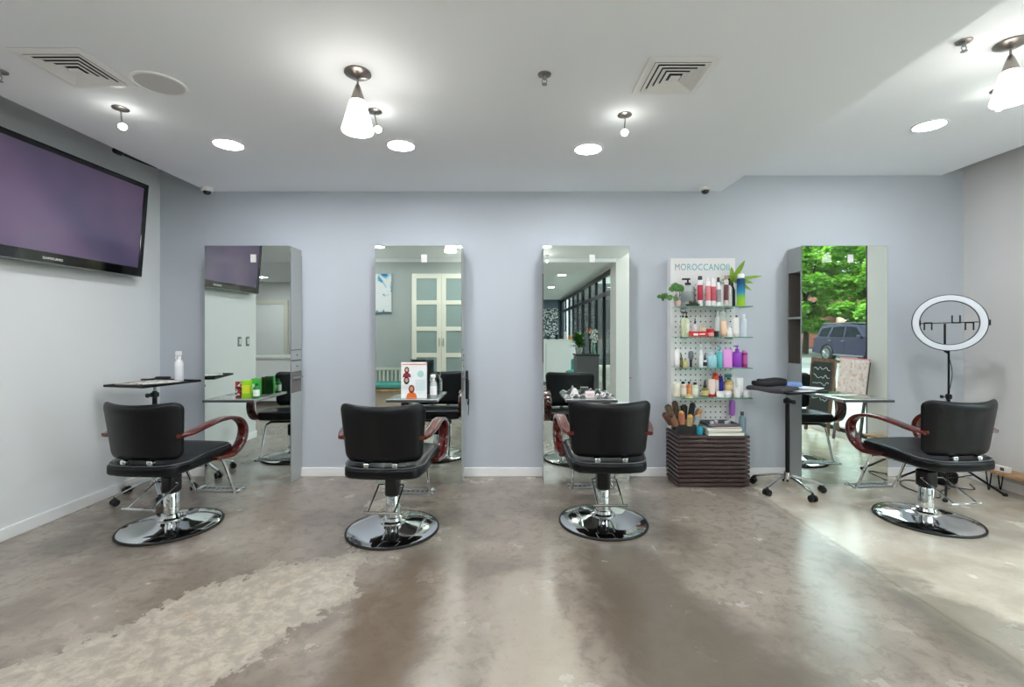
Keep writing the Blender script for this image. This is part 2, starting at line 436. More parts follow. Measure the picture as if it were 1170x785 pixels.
# ---------------------------------------------------------------- ceiling fixtures
def downlight(x, y, z, label, r=.088):
    t = thing('recessed_ceiling_light', label, 'ceiling light', (x, y, z), 0, 'recessed round ceiling lights')
    MB().lathe([(r+.018, 0), (r+.018, -.004), (r+.004, -.008), (r, -.004), (r, 0)], 32, caps=False).build('trim_ring', M_trimw, t, True)
    MB().lathe([(r+.002, -.001), (r*.9, -.005), (.01, -.006)], 32).build('lamp_lens', M_lamp, t, True)
    return t
for x, y, z, l in [
    (-1.98, 3.24, ZL, 'round recessed ceiling light above the first mirror, nearest the television'),
    (-.78, 3.26, ZL, 'round recessed ceiling light just behind the hanging cone pendant, above the second mirror'),
    (.545, 3.32, ZL, 'round recessed ceiling light between the sprinkler and the third mirror, near the small stem spotlight'),
    (2.95, 3.28, ZH, 'round recessed ceiling light in the higher ceiling over the fourth mirror'),
    (-2.06, 1.07, ZL, 'recessed round light of the second row, above the viewer on the television side'),
    (-.78, 1.07, ZL, 'recessed round light of the second row, above the viewer near the cone pendant'),
    (.51, 1.07, ZL, 'recessed round light of the second row, seen at the top corner of the third mirror'),
    (2.95, 1.07, ZH, 'recessed round light of the second row, in the higher ceiling near the glazed front'),
    (1.10, -2.0, ZL-.06, 'recessed round light over the reception area, nearer one seen in the third mirror'),
    (1.10, -4.8, ZL-.06, 'recessed round light over the reception area, farther one seen in the third mirror'),
    (-1.2, -2.0, ZL-.06, 'recessed round light behind the green rear wall'),
    (-5.7, -2.4, ZL-.06, 'recessed round light over the wash area, seen in the first mirror'),
    (-5.2, .9, ZL, 'recessed round light over the side area beyond the end of the television wall')]:
    downlight(x, y, z, l)
def pendant(x, y, z, label, sh=None):
    t = thing('cone_pendant_light', label, 'pendant light', (x, y, z), 0, 'cone pendant lights')
    MB().lathe([(.064, 0), (.066, -.008), (.05, -.018), (.02, -.024), (.008, -.03)], 32).build('canopy', M_nickel, t, True)
    MB().cyl((0,0,-.02), (0,0,-.075), .005, n=10).build('stem', M_nickel, t, True)
    MB().lathe([(.008, -.062), (.014, -.075), (.024, -.105), (.034, -.138), (.036, -.145)], 24).build('socket_cone', M_nickel, t, True)
    MB().lathe([(.033, -.143), (.040, -.150), (.060, -.225), (.078, -.292), (.076, -.300), (.05, -.303), (.01, -.304)], 32).build('glass_shade', sh or M_shade, t, True)
    return t
pendant(-.78, 2.345, ZL, 'glowing white cone pendant with nickel canopy over the second chair')
pendant(2.52, 2.345, ZH, 'glowing white cone pendant in the higher ceiling, cut by the right edge')
pendant(-2.75, .5, ZL, 'added out-of-view fill pendant by the end of the television wall, over the slatted bench', M_shade_fill)  # from here on, unseen pendants added to even out the ceiling brightness
pendant(-.45, .5, ZL, 'added out-of-view fill pendant near the viewer, beside the frosted glass cabinet', M_shade_fill)
pendant(.30, .5, ZL, 'added out-of-view fill pendant directly over the viewer', M_shade_fill)
pendant(2.30, .5, ZH, 'added out-of-view fill pendant near the viewer, before the rear pier', M_shade_fill)
pendant(3.3, .5, ZH, 'added out-of-view fill pendant by the glazed front behind the viewer', M_shade_fill)
def mini(x, y, z, label, lean=(0,0)):
    t = thing('small_spotlight', label, 'spotlight', (x, y, z), 0, 'small stem spotlights')
    MB().lathe([(.042, 0), (.043, -.005), (.03, -.010), (.006, -.012)], 24).build('canopy', M_nickel, t, True)
    MB().tube([(0,0,-.008), (.003,0,-.03), (lean[0]*.5, lean[1]*.5, -.065), (lean[0], lean[1], -.088)], .004, 8).build('stem', M_nickel, t, True)
    MB().lathe([(.008, -.082), (.018, -.092), (.026, -.112), (.024, -.116)], 20, c=(lean[0], lean[1], 0)).build('lamp_cup', M_clear, t, True)
    MB().lathe([(.008, -.09), (.02, -.10), (.021, -.112), (.012, -.124), (.002, -.126)], 20, c=(lean[0], lean[1], 0)).build('bulb', M_mini, t, True)
mini(-2.295, 2.72, ZL, 'small lit spotlight on a thin stem near the television and the round speaker', (.012, 0))
mini(-.816, 2.755, ZL, 'small lit spotlight on a thin stem half hidden behind the cone pendant', (.02, 0))
mini(.68, 2.80, ZL, 'small lit spotlight on a thin stem between the square vent and the third mirror')
mini(.60, .30, ZL, 'small lit spotlight behind the viewer, seen at the corner of the third mirror')
mini(2.94, 2.80, ZH, 'small lit spotlight behind the right-hand cone pendant on the higher ceiling')
def vent(x, y, s, label, rz=0):
    t = thing('ceiling_vent', label, 'vent', (x, y, ZL), rz, 'square ceiling vents')
    h = s/2
    f = MB()
    def ring(b, o, i, z0, z1, zi):
        A = [(-o,-o,z0), (o,-o,z0), (o,o,z0), (-o,o,z0)]; B = [(-i,-i,zi), (i,-i,zi), (i,i,zi), (-i,i,zi)]
        for k in range(4):
            j = (k+1) % 4
            b.quad(A[k], A[j], B[j], B[k])
            b.quad(*[(p[0], p[1], p[2]+.003) for p in (A[k], B[k], B[j], A[j])])
            b.quad(A[k], (A[k][0],A[k][1],A[k][2]+.003), (A[j][0],A[j][1],A[j][2]+.003), A[j])
            b.quad(B[k], B[j], (B[j][0],B[j][1],B[j][2]+.003), (B[k][0],B[k][1],B[k][2]+.003))
    ring(f, h, h*.80, -.006, 0, -.010)
    f.build('frame', M_vent, t)
    MB().box(-h*.8, h*.8, -h*.8, h*.8, -.0045, -.001).build('duct_opening', M_ventdark, t)
    for k in range(4):
        o = h*(.79-.155*k); b = MB(); ring(b, o, o-h*.12, -.015, 0, -.008); b.build('louvre_ring', M_vent, t)
    MB().box(-h*.14, h*.14, -h*.14, h*.14, -.018, -.012).build('centre_plate', M_vent, t)
    return t
vent(-2.165, 2.31, .345, 'white square ceiling vent beside the round speaker above the television')
vent(.83, 2.375, .345, 'white square ceiling vent alone near the step in the ceiling')
t = thing('ceiling_speaker', 'round flush ceiling speaker with grey grille beside the square vent', 'speaker', (-1.86, 2.45, ZL))
MB().lathe([(.125, 0), (.124, -.006), (.112, -.008), (.110, -.003)], 40, caps=False).build('rim', M_trimw, t, True)
MB().lathe([(.112, -.002), (.108, -.005), (.005, -.007)], 40).build('grille', M_spk, t, True)
def sprinkler(x, y, z, label):
    t = thing('sprinkler_head', label, 'sprinkler', (x, y, z), 0, 'ceiling sprinkler heads')
    MB().lathe([(.034, 0), (.033, -.006), (.02, -.010), (.012, -.011)], 24).build('escutcheon', M_nickel, t, True)
    b = MB().cyl((0,0,-.008), (0,0,-.026), .009, n=12)
    for s in (-1, 1): b.tube([(s*.008,0,-.024), (s*.013,0,-.036), (s*.004,0,-.050)], .0022, 6)
    b.build('body', M_steel, t, True)
    MB().lathe([(.004, -.046), (.014, -.050), (.014, -.053), (.003, -.054)], 16).build('deflector', M_steel, t, True)
sprinkler(.165, 2.36, ZL, 'small metal sprinkler head in the middle of the lower ceiling')
sprinkler(2.27, 2.33, ZH, 'small metal sprinkler head in the higher ceiling beside the cone pendant')
sprinkler(-2.575, 2.33, ZL, 'small metal sprinkler head at the left edge above the television')
def dome_cam(x, y, z, label):
    t = thing('dome_camera', label, 'security camera', (x, y, z), 0, 'ceiling dome cameras')
    MB().lathe([(.048, 0), (.05, -.012), (.046, -.030), (.034, -.034)], 28).build('housing', M_white2, t, True)
    MB().lathe([(.034, -.030), (.033, -.045), (.024, -.060), (.003, -.066)], 24).build('lens_dome', mat('smoked_dome', (30,30,34), .08, coat=.6), t, True)
dome_cam(-2.775, 4.22, ZL, 'white dome camera with dark lens in the corner above the first mirror')
dome_cam(1.75, 4.20, ZL, 'white dome camera with dark lens above the product display')
t = thing('wall_bracket_arm', 'black slim arm with rounded head high on the wall behind the television corner', 'bracket', (-3.0, 3.55, 2.72))
MB().tube([(0,0,0), (0,.2,.004), (0,.36,.012)], lambda f: .012-.006*f, 8).tube([(0,.36,.01), (0,.36,.26), (0,.36,.529)], .007, 8).build('arm', M_blackm, t, True)
MB().rbox((0,-.02,0), (.022,.04,.022), .02, 6).build('head', M_black, t, True)

# ---------------------------------------------------------------- television
tv = thing('television', 'large wall-mounted flat television with glossy black bezel and purple screen', 'television', (-3.165, 3.195, 2.215))
tv.rotation_euler = (0, math.radians(4.5), 0)
HW, HH = .80, .398
f = MB().box(-.045, 0, -HW, HW, -HH, HH, .008)
f.build('housing', M_black, tv)
bz = MB()
TB, BB_, SB = .042, .078, .045
bz.box(0, .012, -HW+.004, HW-.004, HH-TB, HH-.004, .003).box(0, .012, -HW+.004, HW-.004, -HH+.004, -HH+BB_, .003).box(0, .012, -HW+.004, -HW+SB, -HH+BB_, HH-TB, .003).box(0, .012, HW-SB, HW-.004, -HH+BB_, HH-TB, .003)
bz.build('bezel', mat('gloss_black', (8,8,10), .08, coat=.6), tv)
def screen_mat():
    m = mat('tv_screen', (92,80,112), .10, coat=.5, spec=.6); nt = m.node_tree; b = nt.nodes['Principled BSDF']
    tc = nt.nodes.new('ShaderNodeTexCoord'); n = nt.nodes.new('ShaderNodeTexNoise'); n.inputs['Scale'].default_value = 1.3; n.inputs['Detail'].default_value = 2
    cr = nt.nodes.new('ShaderNodeValToRGB'); cr.color_ramp.elements[0].color = srgb(84,76,104); cr.color_ramp.elements[1].color = srgb(112,92,122)
    cr.color_ramp.elements[0].position = .35; cr.color_ramp.elements[1].position = .65
    nt.links.new(tc.outputs['Object'], n.inputs['Vector']); nt.links.new(n.outputs['Fac'], cr.inputs[0]); nt.links.new(cr.outputs[0], b.inputs['Base Color'])
    nt.links.new(cr.outputs[0], b.inputs['Emission Color']); b.inputs['Emission Strength'].default_value = .05  # screen is off: purple reflection tone painted in, plus a faint glow
    return m
MB().box(0, .004, -HW+SB, HW-SB, -HH+BB_, HH-TB).build('screen', screen_mat(), tv)
MB().box(.0005, .014, -HW+.01, HW-.01, -HH-.001, -HH+.006, .002).build('chrome_strip', M_steel, tv)
text_mesh('SAMSUNG', .024, 'brand_lettering', M_trimw, tv, (.0125, .02, -HH+.036), (PI/2, 0, PI/2), sx=1.3)
MB().box(-.10, -.045, -.25, .25, -.15, .15, .004).build('wall_mount', M_blackm, tv)

# light switch plates on the television wall (seen in the first mirror)
for y, l in ((2.63, 'steel light switch plate low on the television wall, farther from the wall end'), (2.46, 'steel light switch plate on the television wall, closer to the wall end')):
    t = thing('light_switch', l, 'switch', (XL, y, 1.23), 0, 'steel switch plates')
    MB().box(0, .006, -.036, .036, -.058, .058, .002).build('plate', M_steel, t)
    MB().box(.006, .011, -.017, .017, -.034, .034, .002).build('rocker', M_white2, t)

# ---------------------------------------------------------------- mirror stations
def make_station():
    t = thing('mirror_station', '', 'mirror station', (0, YB, 0), 0, 'tall mirrored styling stations')
    Wd, Dp = .378, .222
    b = MB()
    b.box(-Wd, Wd, -Dp+.006, -.001, .0, 1.06)                   # lower body
    b.box(-Wd+.30, Wd, -Dp+.006, -.001, 1.06, 1.89)             # body beside the open niche
    b.box(-Wd, -Wd+.30, -.016, -.001, 1.06, 1.89)               # niche back
    b.box(-Wd, -Wd+.30, -Dp+.006, -Dp+.022, 1.06, 1.89)
    b.box(-Wd, Wd, -Dp+.006, -.001, 1.89, 2.11)
    b.build('cabinet_body', M_station, t)
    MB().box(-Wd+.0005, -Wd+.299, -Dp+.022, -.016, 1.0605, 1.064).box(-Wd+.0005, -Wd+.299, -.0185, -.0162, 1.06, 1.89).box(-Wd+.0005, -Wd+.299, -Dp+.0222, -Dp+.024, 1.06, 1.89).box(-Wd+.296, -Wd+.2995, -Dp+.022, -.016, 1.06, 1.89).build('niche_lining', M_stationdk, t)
    MB().box(-Wd+.001, -Wd+.296, -Dp+.024, -.018, 1.465, 1.483).build('niche_shelf', M_station, t)
    MB().box(Wd, Wd+.006, -Dp+.012, -.006, 1.19, 2.06, .001).build('side_door', M_station, t)
    MB().box(Wd, Wd+.0015, -Dp+.014, -.008, .78, 1.20).build('drawer_gap_shade', M_stationdk, t)  # thin dark sheet painting the shadow in the gaps round the drawers
    for z0, z1 in ((1.096, 1.180), (.99, 1.082)):
        d = MB().box(Wd, Wd+.006, -Dp+.012, -.006, z0, z1, .001).build('drawer', M_station, t)
        MB().cyl((Wd+.006, -.11, (z0+z1)/2), (Wd+.018, -.11, (z0+z1)/2), .008, n=12).build('knob', M_steel, d, True)
    MB().box(Wd, Wd+.006, -Dp+.012, -.006, .04, .80, .001).build('side_door', M_station, t)
    h = MB().box(Wd, Wd+.02, -.19, -.03, .925, .945, .002)
    for y in (-.15, -.075):
        h.tube([(Wd+.01, y-.03, .935), (Wd+.028, y-.03, .935), (Wd+.045, y, .935), (Wd+.028, y+.03, .935), (Wd+.01, y+.03, .935)], .004, 6)
    h.build('tool_holder', M_steel, t, True)
    MB().box(-.380, .380, -Dp, -Dp+.006, .0, 2.112).build('mirror', M_mirror, t)
    e = MB().box(-.3815, -.380, -Dp-.0005, -Dp+.006, 0, 2.1135).box(.380, .3815, -Dp-.0005, -Dp+.006, 0, 2.1135).box(-.3815, .3815, -Dp-.0005, -Dp+.006, 2.112, 2.1135)
    e.build('polished_edge', M_steel, t)
    MB().box(.026, .076, -Dp-.0025, -Dp-.0004, 1.965, 2.035, .001).build('frosted_square', M_frost, t)
    MB().rbox((0, -Dp-.141, .775), (.215, .14, .012), .006, 6).build('counter_shelf', M_counter, t, True)
    MB().box(-.212, .212, -Dp-.283, -Dp-.281, .766, .784).build('counter_edge', M_counter_e, t)
    return t
ST = [(-2.345, 'tall mirror station nearest the television wall, green product boxes on its ledge'),
      (-.83, 'tall mirror station with a portrait sign standing on its ledge'),
      (.66, 'tall mirror station with foil strips on its ledge, beside the product display'),
      (2.95, 'tall mirror station reflecting the green tree and parked car')]
st0 = make_station(); st0.location = (ST[0][0], YB, 0); st0['label'] = ST[0][1]
for x, l in ST[1:]: dup(st0, (x, YB, 0), 0, l)

# ---------------------------------------------------------------- salon chairs
def make_chair():
    t = thing('salon_chair', '', 'salon chair', (0,0,0), 0, 'hydraulic salon chairs at the mirrors')
    p = MB().lathe([(.300, .004), (.303, .012), (.29, .020), (.22, .034), (.14, .046), (.085, .056), (.07, .062)], 64).build('base_plate', M_chrome, t, True)
    MB().lathe([(.298, .0), (.311, .001), (.313, .010), (.309, .016), (.302, .016), (.30, .004)], 64, caps=False).build('rubber_rim', M_rubber, p, True)
    MB().lathe([(.085, .052), (.084, .066), (.066, .074), (.060, .092), (.048, .096), (.048, .235), (.046, .238)], 32).build('column', M_chrome, t, True)
    b = MB().rbox((0,0,.30), (.047,.052,.062), (.026,.026,.012), 8); b.cyl((0,0,.34), (0,0,.43), .028, n=20)
    b.build('hydraulic_sleeve', M_black, t, True)
    b = MB()
    for s in (-1, 1):
        b.tube([(s*.05, -.03, .315), (s*.085, -.04, .315)], .006, 8)
        b.tube([(s*.085, -.04, .315), (s*.085, -.26, .215)], .0055, 8)
    b.tube([(-.11, -.262, .213), (.11, -.262, .213)], .009, 10)
    b.build('foot_pump_lever', M_chrome, t, True)
    # seat: under-plate, cushion and piping
    MB().box(-.16, .16, -.16, .2, .405, .425, .006).build('seat_plate', M_blackm, t)
    def sf(q):
        f = (q.y+.27)/.54
        w = 1.0 + .05*f - .10*max(0, -q.y-.17)/.1
        return Vector((q.x*w, q.y + (.02*(1-(q.x/.26)**2) if q.y > .15 else 0) - (.035*(1-(q.x/.26)**2) if q.y < -.15 else 0), q.z + .016*f - (.012 if (q.y < -.12 and q.z > 0) else 0)))
    c = MB().rbox((0, 0, .468), (.258, .268, .046), (.05,.05,.024), 12, sf).build('seat_cushion', M_leather, t, True, ang=60)
    e = []
    for a in range(49):
        an = 2*PI*a/48; ca, sa = math.cos(an), math.sin(an)
        x = .255*math.copysign(abs(ca)**.28, ca); y = .262*math.copysign(abs(sa)**.28, sa)
        q = sf(Vector((x*1.0, y, .044))); e.append((q.x, q.y, .466+q.z))
    MB().tube(e[:-1]+[e[0]], .0045, 6, k=2).build('piping', M_piping, c, True)
    # backrest: curved padded shell, taller corners, leaning back
    def bf(q):
        v = (q.z+.191)/.382; u = q.x/.25
        xx = q.x*(.925+.12*v)
        yy = q.y*(1-.25*abs(u)**3) + .085*u*u*(.55+.45*v) - .075*v
        zz = q.z - (.016*(1-u*u) if v > .8 else 0) + (.012*(1-u*u)*0)
        return Vector((xx, yy, zz))
    MB().rbox((0, -.240, .713), (.266, .038, .191), (.058, .036, .058), 20, bf).build('backrest', M_leather, t, True, ang=60)
    for s in (-1, 1):
        MB().rbox((s*.09, -.262, .512), (.019, .020, .018), .008, 6).build('back_bracket', M_chrome, t, True)
    for s in (-1, 1):
        x = s*.288
        a = MB().ribbon([(s*.250,-.235,.680), (s*.275,-.16,.690), (x,-.05,.712), (x,.08,.728), (x,.20,.722), (x,.29,.688), (x,.335,.625), (x,.325,.550), (x,.280,.492), (x,.205,.456), (x-s*.008,.12,.456), (x-s*.012,.04,.466)],
            (1,0,0), lambda f: .066+.010*math.sin(f*PI), lambda f: .026+.022*math.exp(-((f-.68)/.16)**2), 6, 12)
        a.build('armrest', M_arm, t, True, ang=50)
    # footrest
    for s in (-1, 1):
        b = MB(); b.tube([(s*.15, .10, .412), (s*.165, .24, .402), (s*.165, .29, .37), (s*.165, .40, .13), (s*.165, .43, .10), (s*.165, .52, .102)], .011, 10)
        b.build('footrest_leg', M_chrome, t, True)
    b = MB().rbox((0, .425, .098), (.19, .014, .008), .006, 6)
    b.rbox((0, .50, .100), (.19, .012, .008), .006, 6)
    for k in range(9): b.box(-.15+k*.0375-.006, -.15+k*.0375+.006, .43, .50, .095, .101)
    b.build('footrest_tread', M_steel, t, True)
    return t
CH = [(-2.363, 3.22, -5, 'black salon chair on a chrome disc base, closest to the television wall'),
      (-.812, 3.166, -2, 'black salon chair in front of the mirror with the portrait sign'),
      (.645, 3.29, 0, 'black salon chair in front of the mirror beside the product display'),
      (2.975, 3.33, 6, 'black salon chair in front of the ring light, greyest in the window light')]
ch0 = make_chair()
x, y, a, l = CH[0]; ch0.location = (x, y, 0); ch0.rotation_euler = (0,0,math.radians(a)); ch0['label'] = l
for x, y, a, l in CH[1:]: dup(ch0, (x, y, 0), math.radians(a), l)

# ---------------------------------------------------------------- rolling trolleys
def trolley(loc, rz, label, th, lift, hw, hd, legrot):
    t = thing('salon_trolley', label, 'trolley', (*loc, 0), rz, 'rolling tray trolleys')
    b = MB()
    for k in range(5):
        a = legrot + 2*PI*k/5; c, s = math.cos(a), math.sin(a)
        b.ribbon([(c*.02, s*.02, .13), (c*.10, s*.10, .118), (c*.20, s*.20, .088), (c*.27, s*.27, .066)], (-s, c, 0), .026, .018, 4, 8)
    b.cyl((0,0,.10), (0,0,.16), .03, n=18)
    b.build('star_base', M_chrome, t, True)
    for k in range(5):
        a = legrot + 2*PI*k/5; c, s = math.cos(a), math.sin(a); px, py = c*.27, s*.27
        w = MB()
        for q in (-1, 1): w.cyl((px-s*q*.008, py+c*q*.008, .027), (px-s*q*.026, py+c*q*.026, .027), .026, n=20)
        w.cyl((px, py, .03), (px, py, .07), .008, n=8); w.rbox((px, py, .042), (.017,.017,.018), .01, 6)
        w.build('caster', M_black, t, True)
    MB().cyl((0,0,.14), (0,0,th-.07), .017, n=18).build('post', M_blackm, t, True)
    MB().cyl((0,0,th-.08), (0,0,th-.014), .011, n=14).build('inner_rod', M_steel, t, True)
    MB().cyl((0,-.01,th-.10), (0,-.055,th-.10), .006, n=8).cyl((0,-.05,th-.10), (0,-.065,th-.10), .018, n=14).rbox((0,0,th-.10), (.024,.024,.02), .008, 4).build('height_knob', M_black, t, True)
    r = MB().box(-hw, hw, -hd, hd, th-.014, th-.008, .002)
    f = .010
    for x0, x1, y0, y1 in ((-hw, hw, -hd, -hd+f), (-hw, hw, hd-f, hd), (-hw, -hw+f, -hd+f, hd-f), (hw-f, hw, -hd+f, hd-f)): r.box(x0, x1, y0, y1, th-.014, th+.004, .002)
    r.build('tray', M_blackm, t)
    return t
LT = (-2.93, 3.80); LA = math.radians(-14)
trolley((-2.95, 3.83), LA, 'rolling trolley in the television wall corner with papers and a spray bottle', .93, 0, .20, .25, .7)
trolley((2.34, 3.94), math.radians(19), 'rolling trolley between the display cabinet and the fourth mirror, piled with towels', .86, 0, .215, .20, 1.1-math.radians(19))

# ---------------------------------------------------------------- things on the left trolley
def loc_on(cx, cy, a, dx, dy): return (cx+math.cos(a)*dx-math.sin(a)*dy, cy+math.sin(a)*dx+math.cos(a)*dy)
def paper_mat(name, bg, inks, scale=30):
    m = mat(name, bg, .5); nt = m.node_tree; b = nt.nodes['Principled BSDF']
    tc = nt.nodes.new('ShaderNodeTexCoord'); v = nt.nodes.new('ShaderNodeTexVoronoi'); v.inputs['Scale'].default_value = scale
    cr = nt.nodes.new('ShaderNodeValToRGB'); cr.color_ramp.interpolation = 'CONSTANT'
    els = cr.color_ramp.elements; els[0].color = srgb(*bg); els[1].position = .55; els[1].color = srgb(*inks[0])
    for i, k in enumerate(inks[1:]):
        e = els.new(.68+.12*i); e.color = srgb(*k)
    sp = nt.nodes.new('ShaderNodeSeparateColor')
    nt.links.new(tc.outputs['Object'], v.inputs['Vector']); nt.links.new(v.outputs['Color'], sp.inputs[0]); nt.links.new(sp.outputs[0], cr.inputs[0]); nt.links.new(cr.outputs[0], b.inputs['Base Color'])
    return m
Tz = .9345
px_, py_ = loc_on(-2.95, 3.83, LA, -.08, 0)
o = MB().box(-.125, .125, -.165, .165, 0, .006, .001).build('magazine', paper_mat('magazine_print', (226,220,210), [(206,176,166), (150,132,124)], 24), loc=(px_, py_, Tz-.01+.003)); o.rotation_euler[2] = LA+.1
tag(o, 'open magazine lying flat on the corner trolley', 'magazine', 'papers on the trolleys')
px_, py_ = loc_on(-2.95, 3.83, LA, .07, -.03)
o = MB().box(-.10, .10, -.13, .13, 0, .005, .001).build('paper_sheet', paper_mat('sheet_print', (236,234,228), [(216,210,202), (188,182,176)], 34), loc=(px_, py_, Tz+.0005)); o.rotation_euler[2] = LA-.35
tag(o, 'pale printed sheets beside the white spray bottle on the corner trolley', 'papers', 'papers on the trolleys')
px_, py_ = loc_on(-2.95, 3.83, LA, -.08, .09)
t = thing('hair_brush', 'black hair brush lying on the magazine on the corner trolley', 'brush', (px_, py_, Tz+.001), LA+.35)
MB().rbox((.04,0,.022), (.055,.026,.013), .012, 8).build('brush_head', M_black, t, True)
MB().tube([(-.01,0,.016), (-.07,0,.010), (-.13,0,.009)], .008, 8).build('handle', M_black, t, True)

# ---------------------------------------------------------------- bottle makers
def col(c, rough=.3, metal=0, trans=False):
    nm = 'product_%d_%d_%d%s' % (*c, '_clear' if trans else '')
    return mat(nm, c, rough, metal, coat=.2) if not trans else mat(nm, c, .08, 0, coat=.5, trans=.35)
def bottle(kind, r, h, body, cap, label=None, sy=1.0):
    """returns list of (part name, MB, material); local, standing at z=0"""
    P = []
    B, K = col(body), col(cap)
    if kind == 'can':
        P.append(('body', MB().lathe([(r*.94,0),(r,.004),(r,h*.84),(r*.8,h*.87)],20), B)); P.append(('cap', MB().lathe([(r*.82,h*.865),(r*.84,h*.97),(r*.7,h)],18), K)); lz=(h*.2,h*.7)
    elif kind == 'cap':
        P.append(('body', MB().lathe([(r*.94,0),(r,.004),(r,h*.68),(r*.85,h*.76),(r*.42,h*.82),(r*.4,h*.86)],20,sy=sy), B)); P.append(('cap', MB().lathe([(r*.5,h*.84),(r*.5,h*.98),(r*.42,h)],16), K)); lz=(h*.15,h*.58)
    elif kind == 'pump':
        P.append(('body', MB().lathe([(r*.94,0),(r,.004),(r,h*.62),(r*.85,h*.69),(r*.35,h*.73),(r*.34,h*.77)],20,sy=sy), B))
        k = MB().lathe([(r*.42,h*.75),(r*.42,h*.82),(r*.14,h*.83),(r*.13,h*.92)],14); k.rbox((-r*.25,0,h*.95), (r*.6,r*.2,h*.03), min(r*.15,h*.028), 4); P.append(('pump', k, K)); lz=(h*.15,h*.52)
    elif kind == 'spray':
        P.append(('body', MB().lathe([(r*.94,0),(r,.004),(r,h*.58),(r*.8,h*.66),(r*.36,h*.72),(r*.36,h*.76)],20,sy=sy), B))
        k = MB().lathe([(r*.44,h*.74),(r*.44,h*.82)],14); k.rbox((-r*.15,0,h*.91), (r*.75,r*.28,h*.075), min(r*.2,h*.05), 4); k.tube([(-r*.55,0,h*.86),(-r*.85,0,h*.78),(-r*.7,0,h*.70)], r*.12, 6); P.append(('trigger', k, K)); lz=(h*.12,h*.5)
    elif kind == 'jar':
        P.append(('body', MB().lathe([(r*.9,0),(r,.003),(r,h*.62)],22), B)); P.append(('lid', MB().lathe([(r*1.02,h*.62),(r*1.03,h*.96),(r*.95,h)],22), K)); lz=(h*.12,h*.5)
    elif kind == 'tube':
        b = MB(); n = 18; rings = []
        for z, a, c in ((h*.16, r*.95, r*.7), (h*.3, r, r*.68), (h*.7, r, r*.4), (h*.95, r, r*.08), (h, r, r*.06)):
            rings.append([b.bm.verts.new((math.cos(2*PI*i/n)*a, math.sin(2*PI*i/n)*c, z)) for i in range(n)])
        for A, Q in zip(rings, rings[1:]):
            for i in range(n): b.bm.faces.new((A[i], A[(i+1)%n], Q[(i+1)%n], Q[i]))
        b.bm.faces.new(list(reversed(rings[0]))); b.bm.faces.new(rings[-1])
        P.append(('body', b, B)); P.append(('cap', MB().lathe([(r*.72,0),(r*.78,.003),(r*.78,h*.16)],18), K)); lz=None
    elif kind == 'dropper':
        P.append(('body', MB().lathe([(r*.94,0),(r,.003),(r,h*.48),(r*.4,h*.58)],18), B)); P.append(('dropper', MB().lathe([(r*.5,h*.56),(r*.5,h*.72),(r*.3,h*.74),(r*.28,h*.95),(r*.15,h)],14), K)); lz=(h*.1,h*.4)
    elif kind == 'box':
        P.append(('body', MB().box(-r,r,-r*sy,r*sy,0,h,.0015), B)); lz='box'
    elif kind == 'pouch':
        b = MB(); n=18; rings=[]
        for z,a,c in ((0,r*.92,r*.42),(h*.3,r*.98,r*.36),(h*.7,r,r*.22),(h*.92,r,r*.05),(h,r,r*.04)):
            rings.append([b.bm.verts.new((math.copysign(abs(math.cos(2*PI*i/n))**.6,math.cos(2*PI*i/n))*a, math.sin(2*PI*i/n)*c, z)) for i in range(n)])
        for A,Q in zip(rings,rings[1:]):
            for i in range(n): b.bm.faces.new((A[i],A[(i+1)%n],Q[(i+1)%n],Q[i]))
        b.bm.faces.new(list(reversed(rings[0]))); b.bm.faces.new(rings[-1]); P.append(('body', b, B)); lz=None
    if label:
        if lz == 'box': P.append(('label', MB().box(-r*.8,r*.8,-r*sy-.0008,-r*sy,h*.25,h*.72), col(label)))
        elif lz: P.append(('label', MB().lathe([(r*1.006,lz[0]),(r*1.015,lz[0]+.001),(r*1.015,lz[1]),(r*1.006,lz[1]+.001)],20,sy=sy,caps=False), col(label)))
        else: P.append(('label', MB().box(-r*.5,r*.5,-r*.69,-r*.3,h*.34,h*.62,.001), col(label)))
    return P
def put(name, cat, label, kind, x, y, z, r, h, body, cap, band=None, sy=1.0, rz=0, group=None):
    t = thing(name, label, cat, (x, y, z), rz, group)
    parts = bottle(kind, r, h, body, cap, band, sy)
    for n, mb, m in parts: mb.build(n, m, t, True)
    return t

put('spray_bottle', 'spray bottle', 'white trigger spray bottle standing on the corner trolley', 'spray', -2.86, 3.985, Tz-.01, .034, .262, (238,238,240), (240,240,240), (226,228,234))

# ---------------------------------------------------------------- things on the mirror ledges
Lz = .787
t = put('product_box', 'box', 'small dark box with red and white flowers beside the green cartons', 'box', -2.335, 3.985, Lz, .033, .135, (92,30,30), (0,0,0), None, .5, .12, 'packages on the first ledge')
t.children[0].data.materials[0] = paper_mat('flower_print', (70,28,30), [(226,214,208), (190,44,44)], 60)
put('product_box', 'box', 'lime green carton between the flowered box and the dark green carton', 'box', -2.262, 3.96, Lz, .036, .15, (150,206,40), (60,150,40), (214,226,60), .5, .1, 'packages on the first ledge')
put('product_box', 'box', 'tall green carton on the first mirror ledge, closest to the mirror edge', 'box', -2.205, 4.0, Lz, .036, .16, (52,160,56), (0,0,0), (206,232,196), .6, -.15, 'packages on the first ledge')
put('green_bottle', 'bottle', 'dark green bottle in front of the tall green carton', 'cap', -2.165, 3.93, Lz, .026, .125, (24,120,50), (18,90,40), (230,240,228), 1, 0, 'packages on the first ledge')
t = thing('portrait_sign', 'standing clear sign with three portrait photos of women on the second ledge', 'sign', (-.83, 3.93, Lz), math.radians(3))
MB().box(-.108, .108, -.002, .002, 0, .305, .001).build('card', paper_mat('sign_paper', (238,241,243), [(228,238,240), (214,232,234)], 9), t)
MB().box(-.111, .111, .003, .006, 0, .31).box(-.111, .111, .006, .07, 0, .003).build('acrylic_holder', M_clear, t)
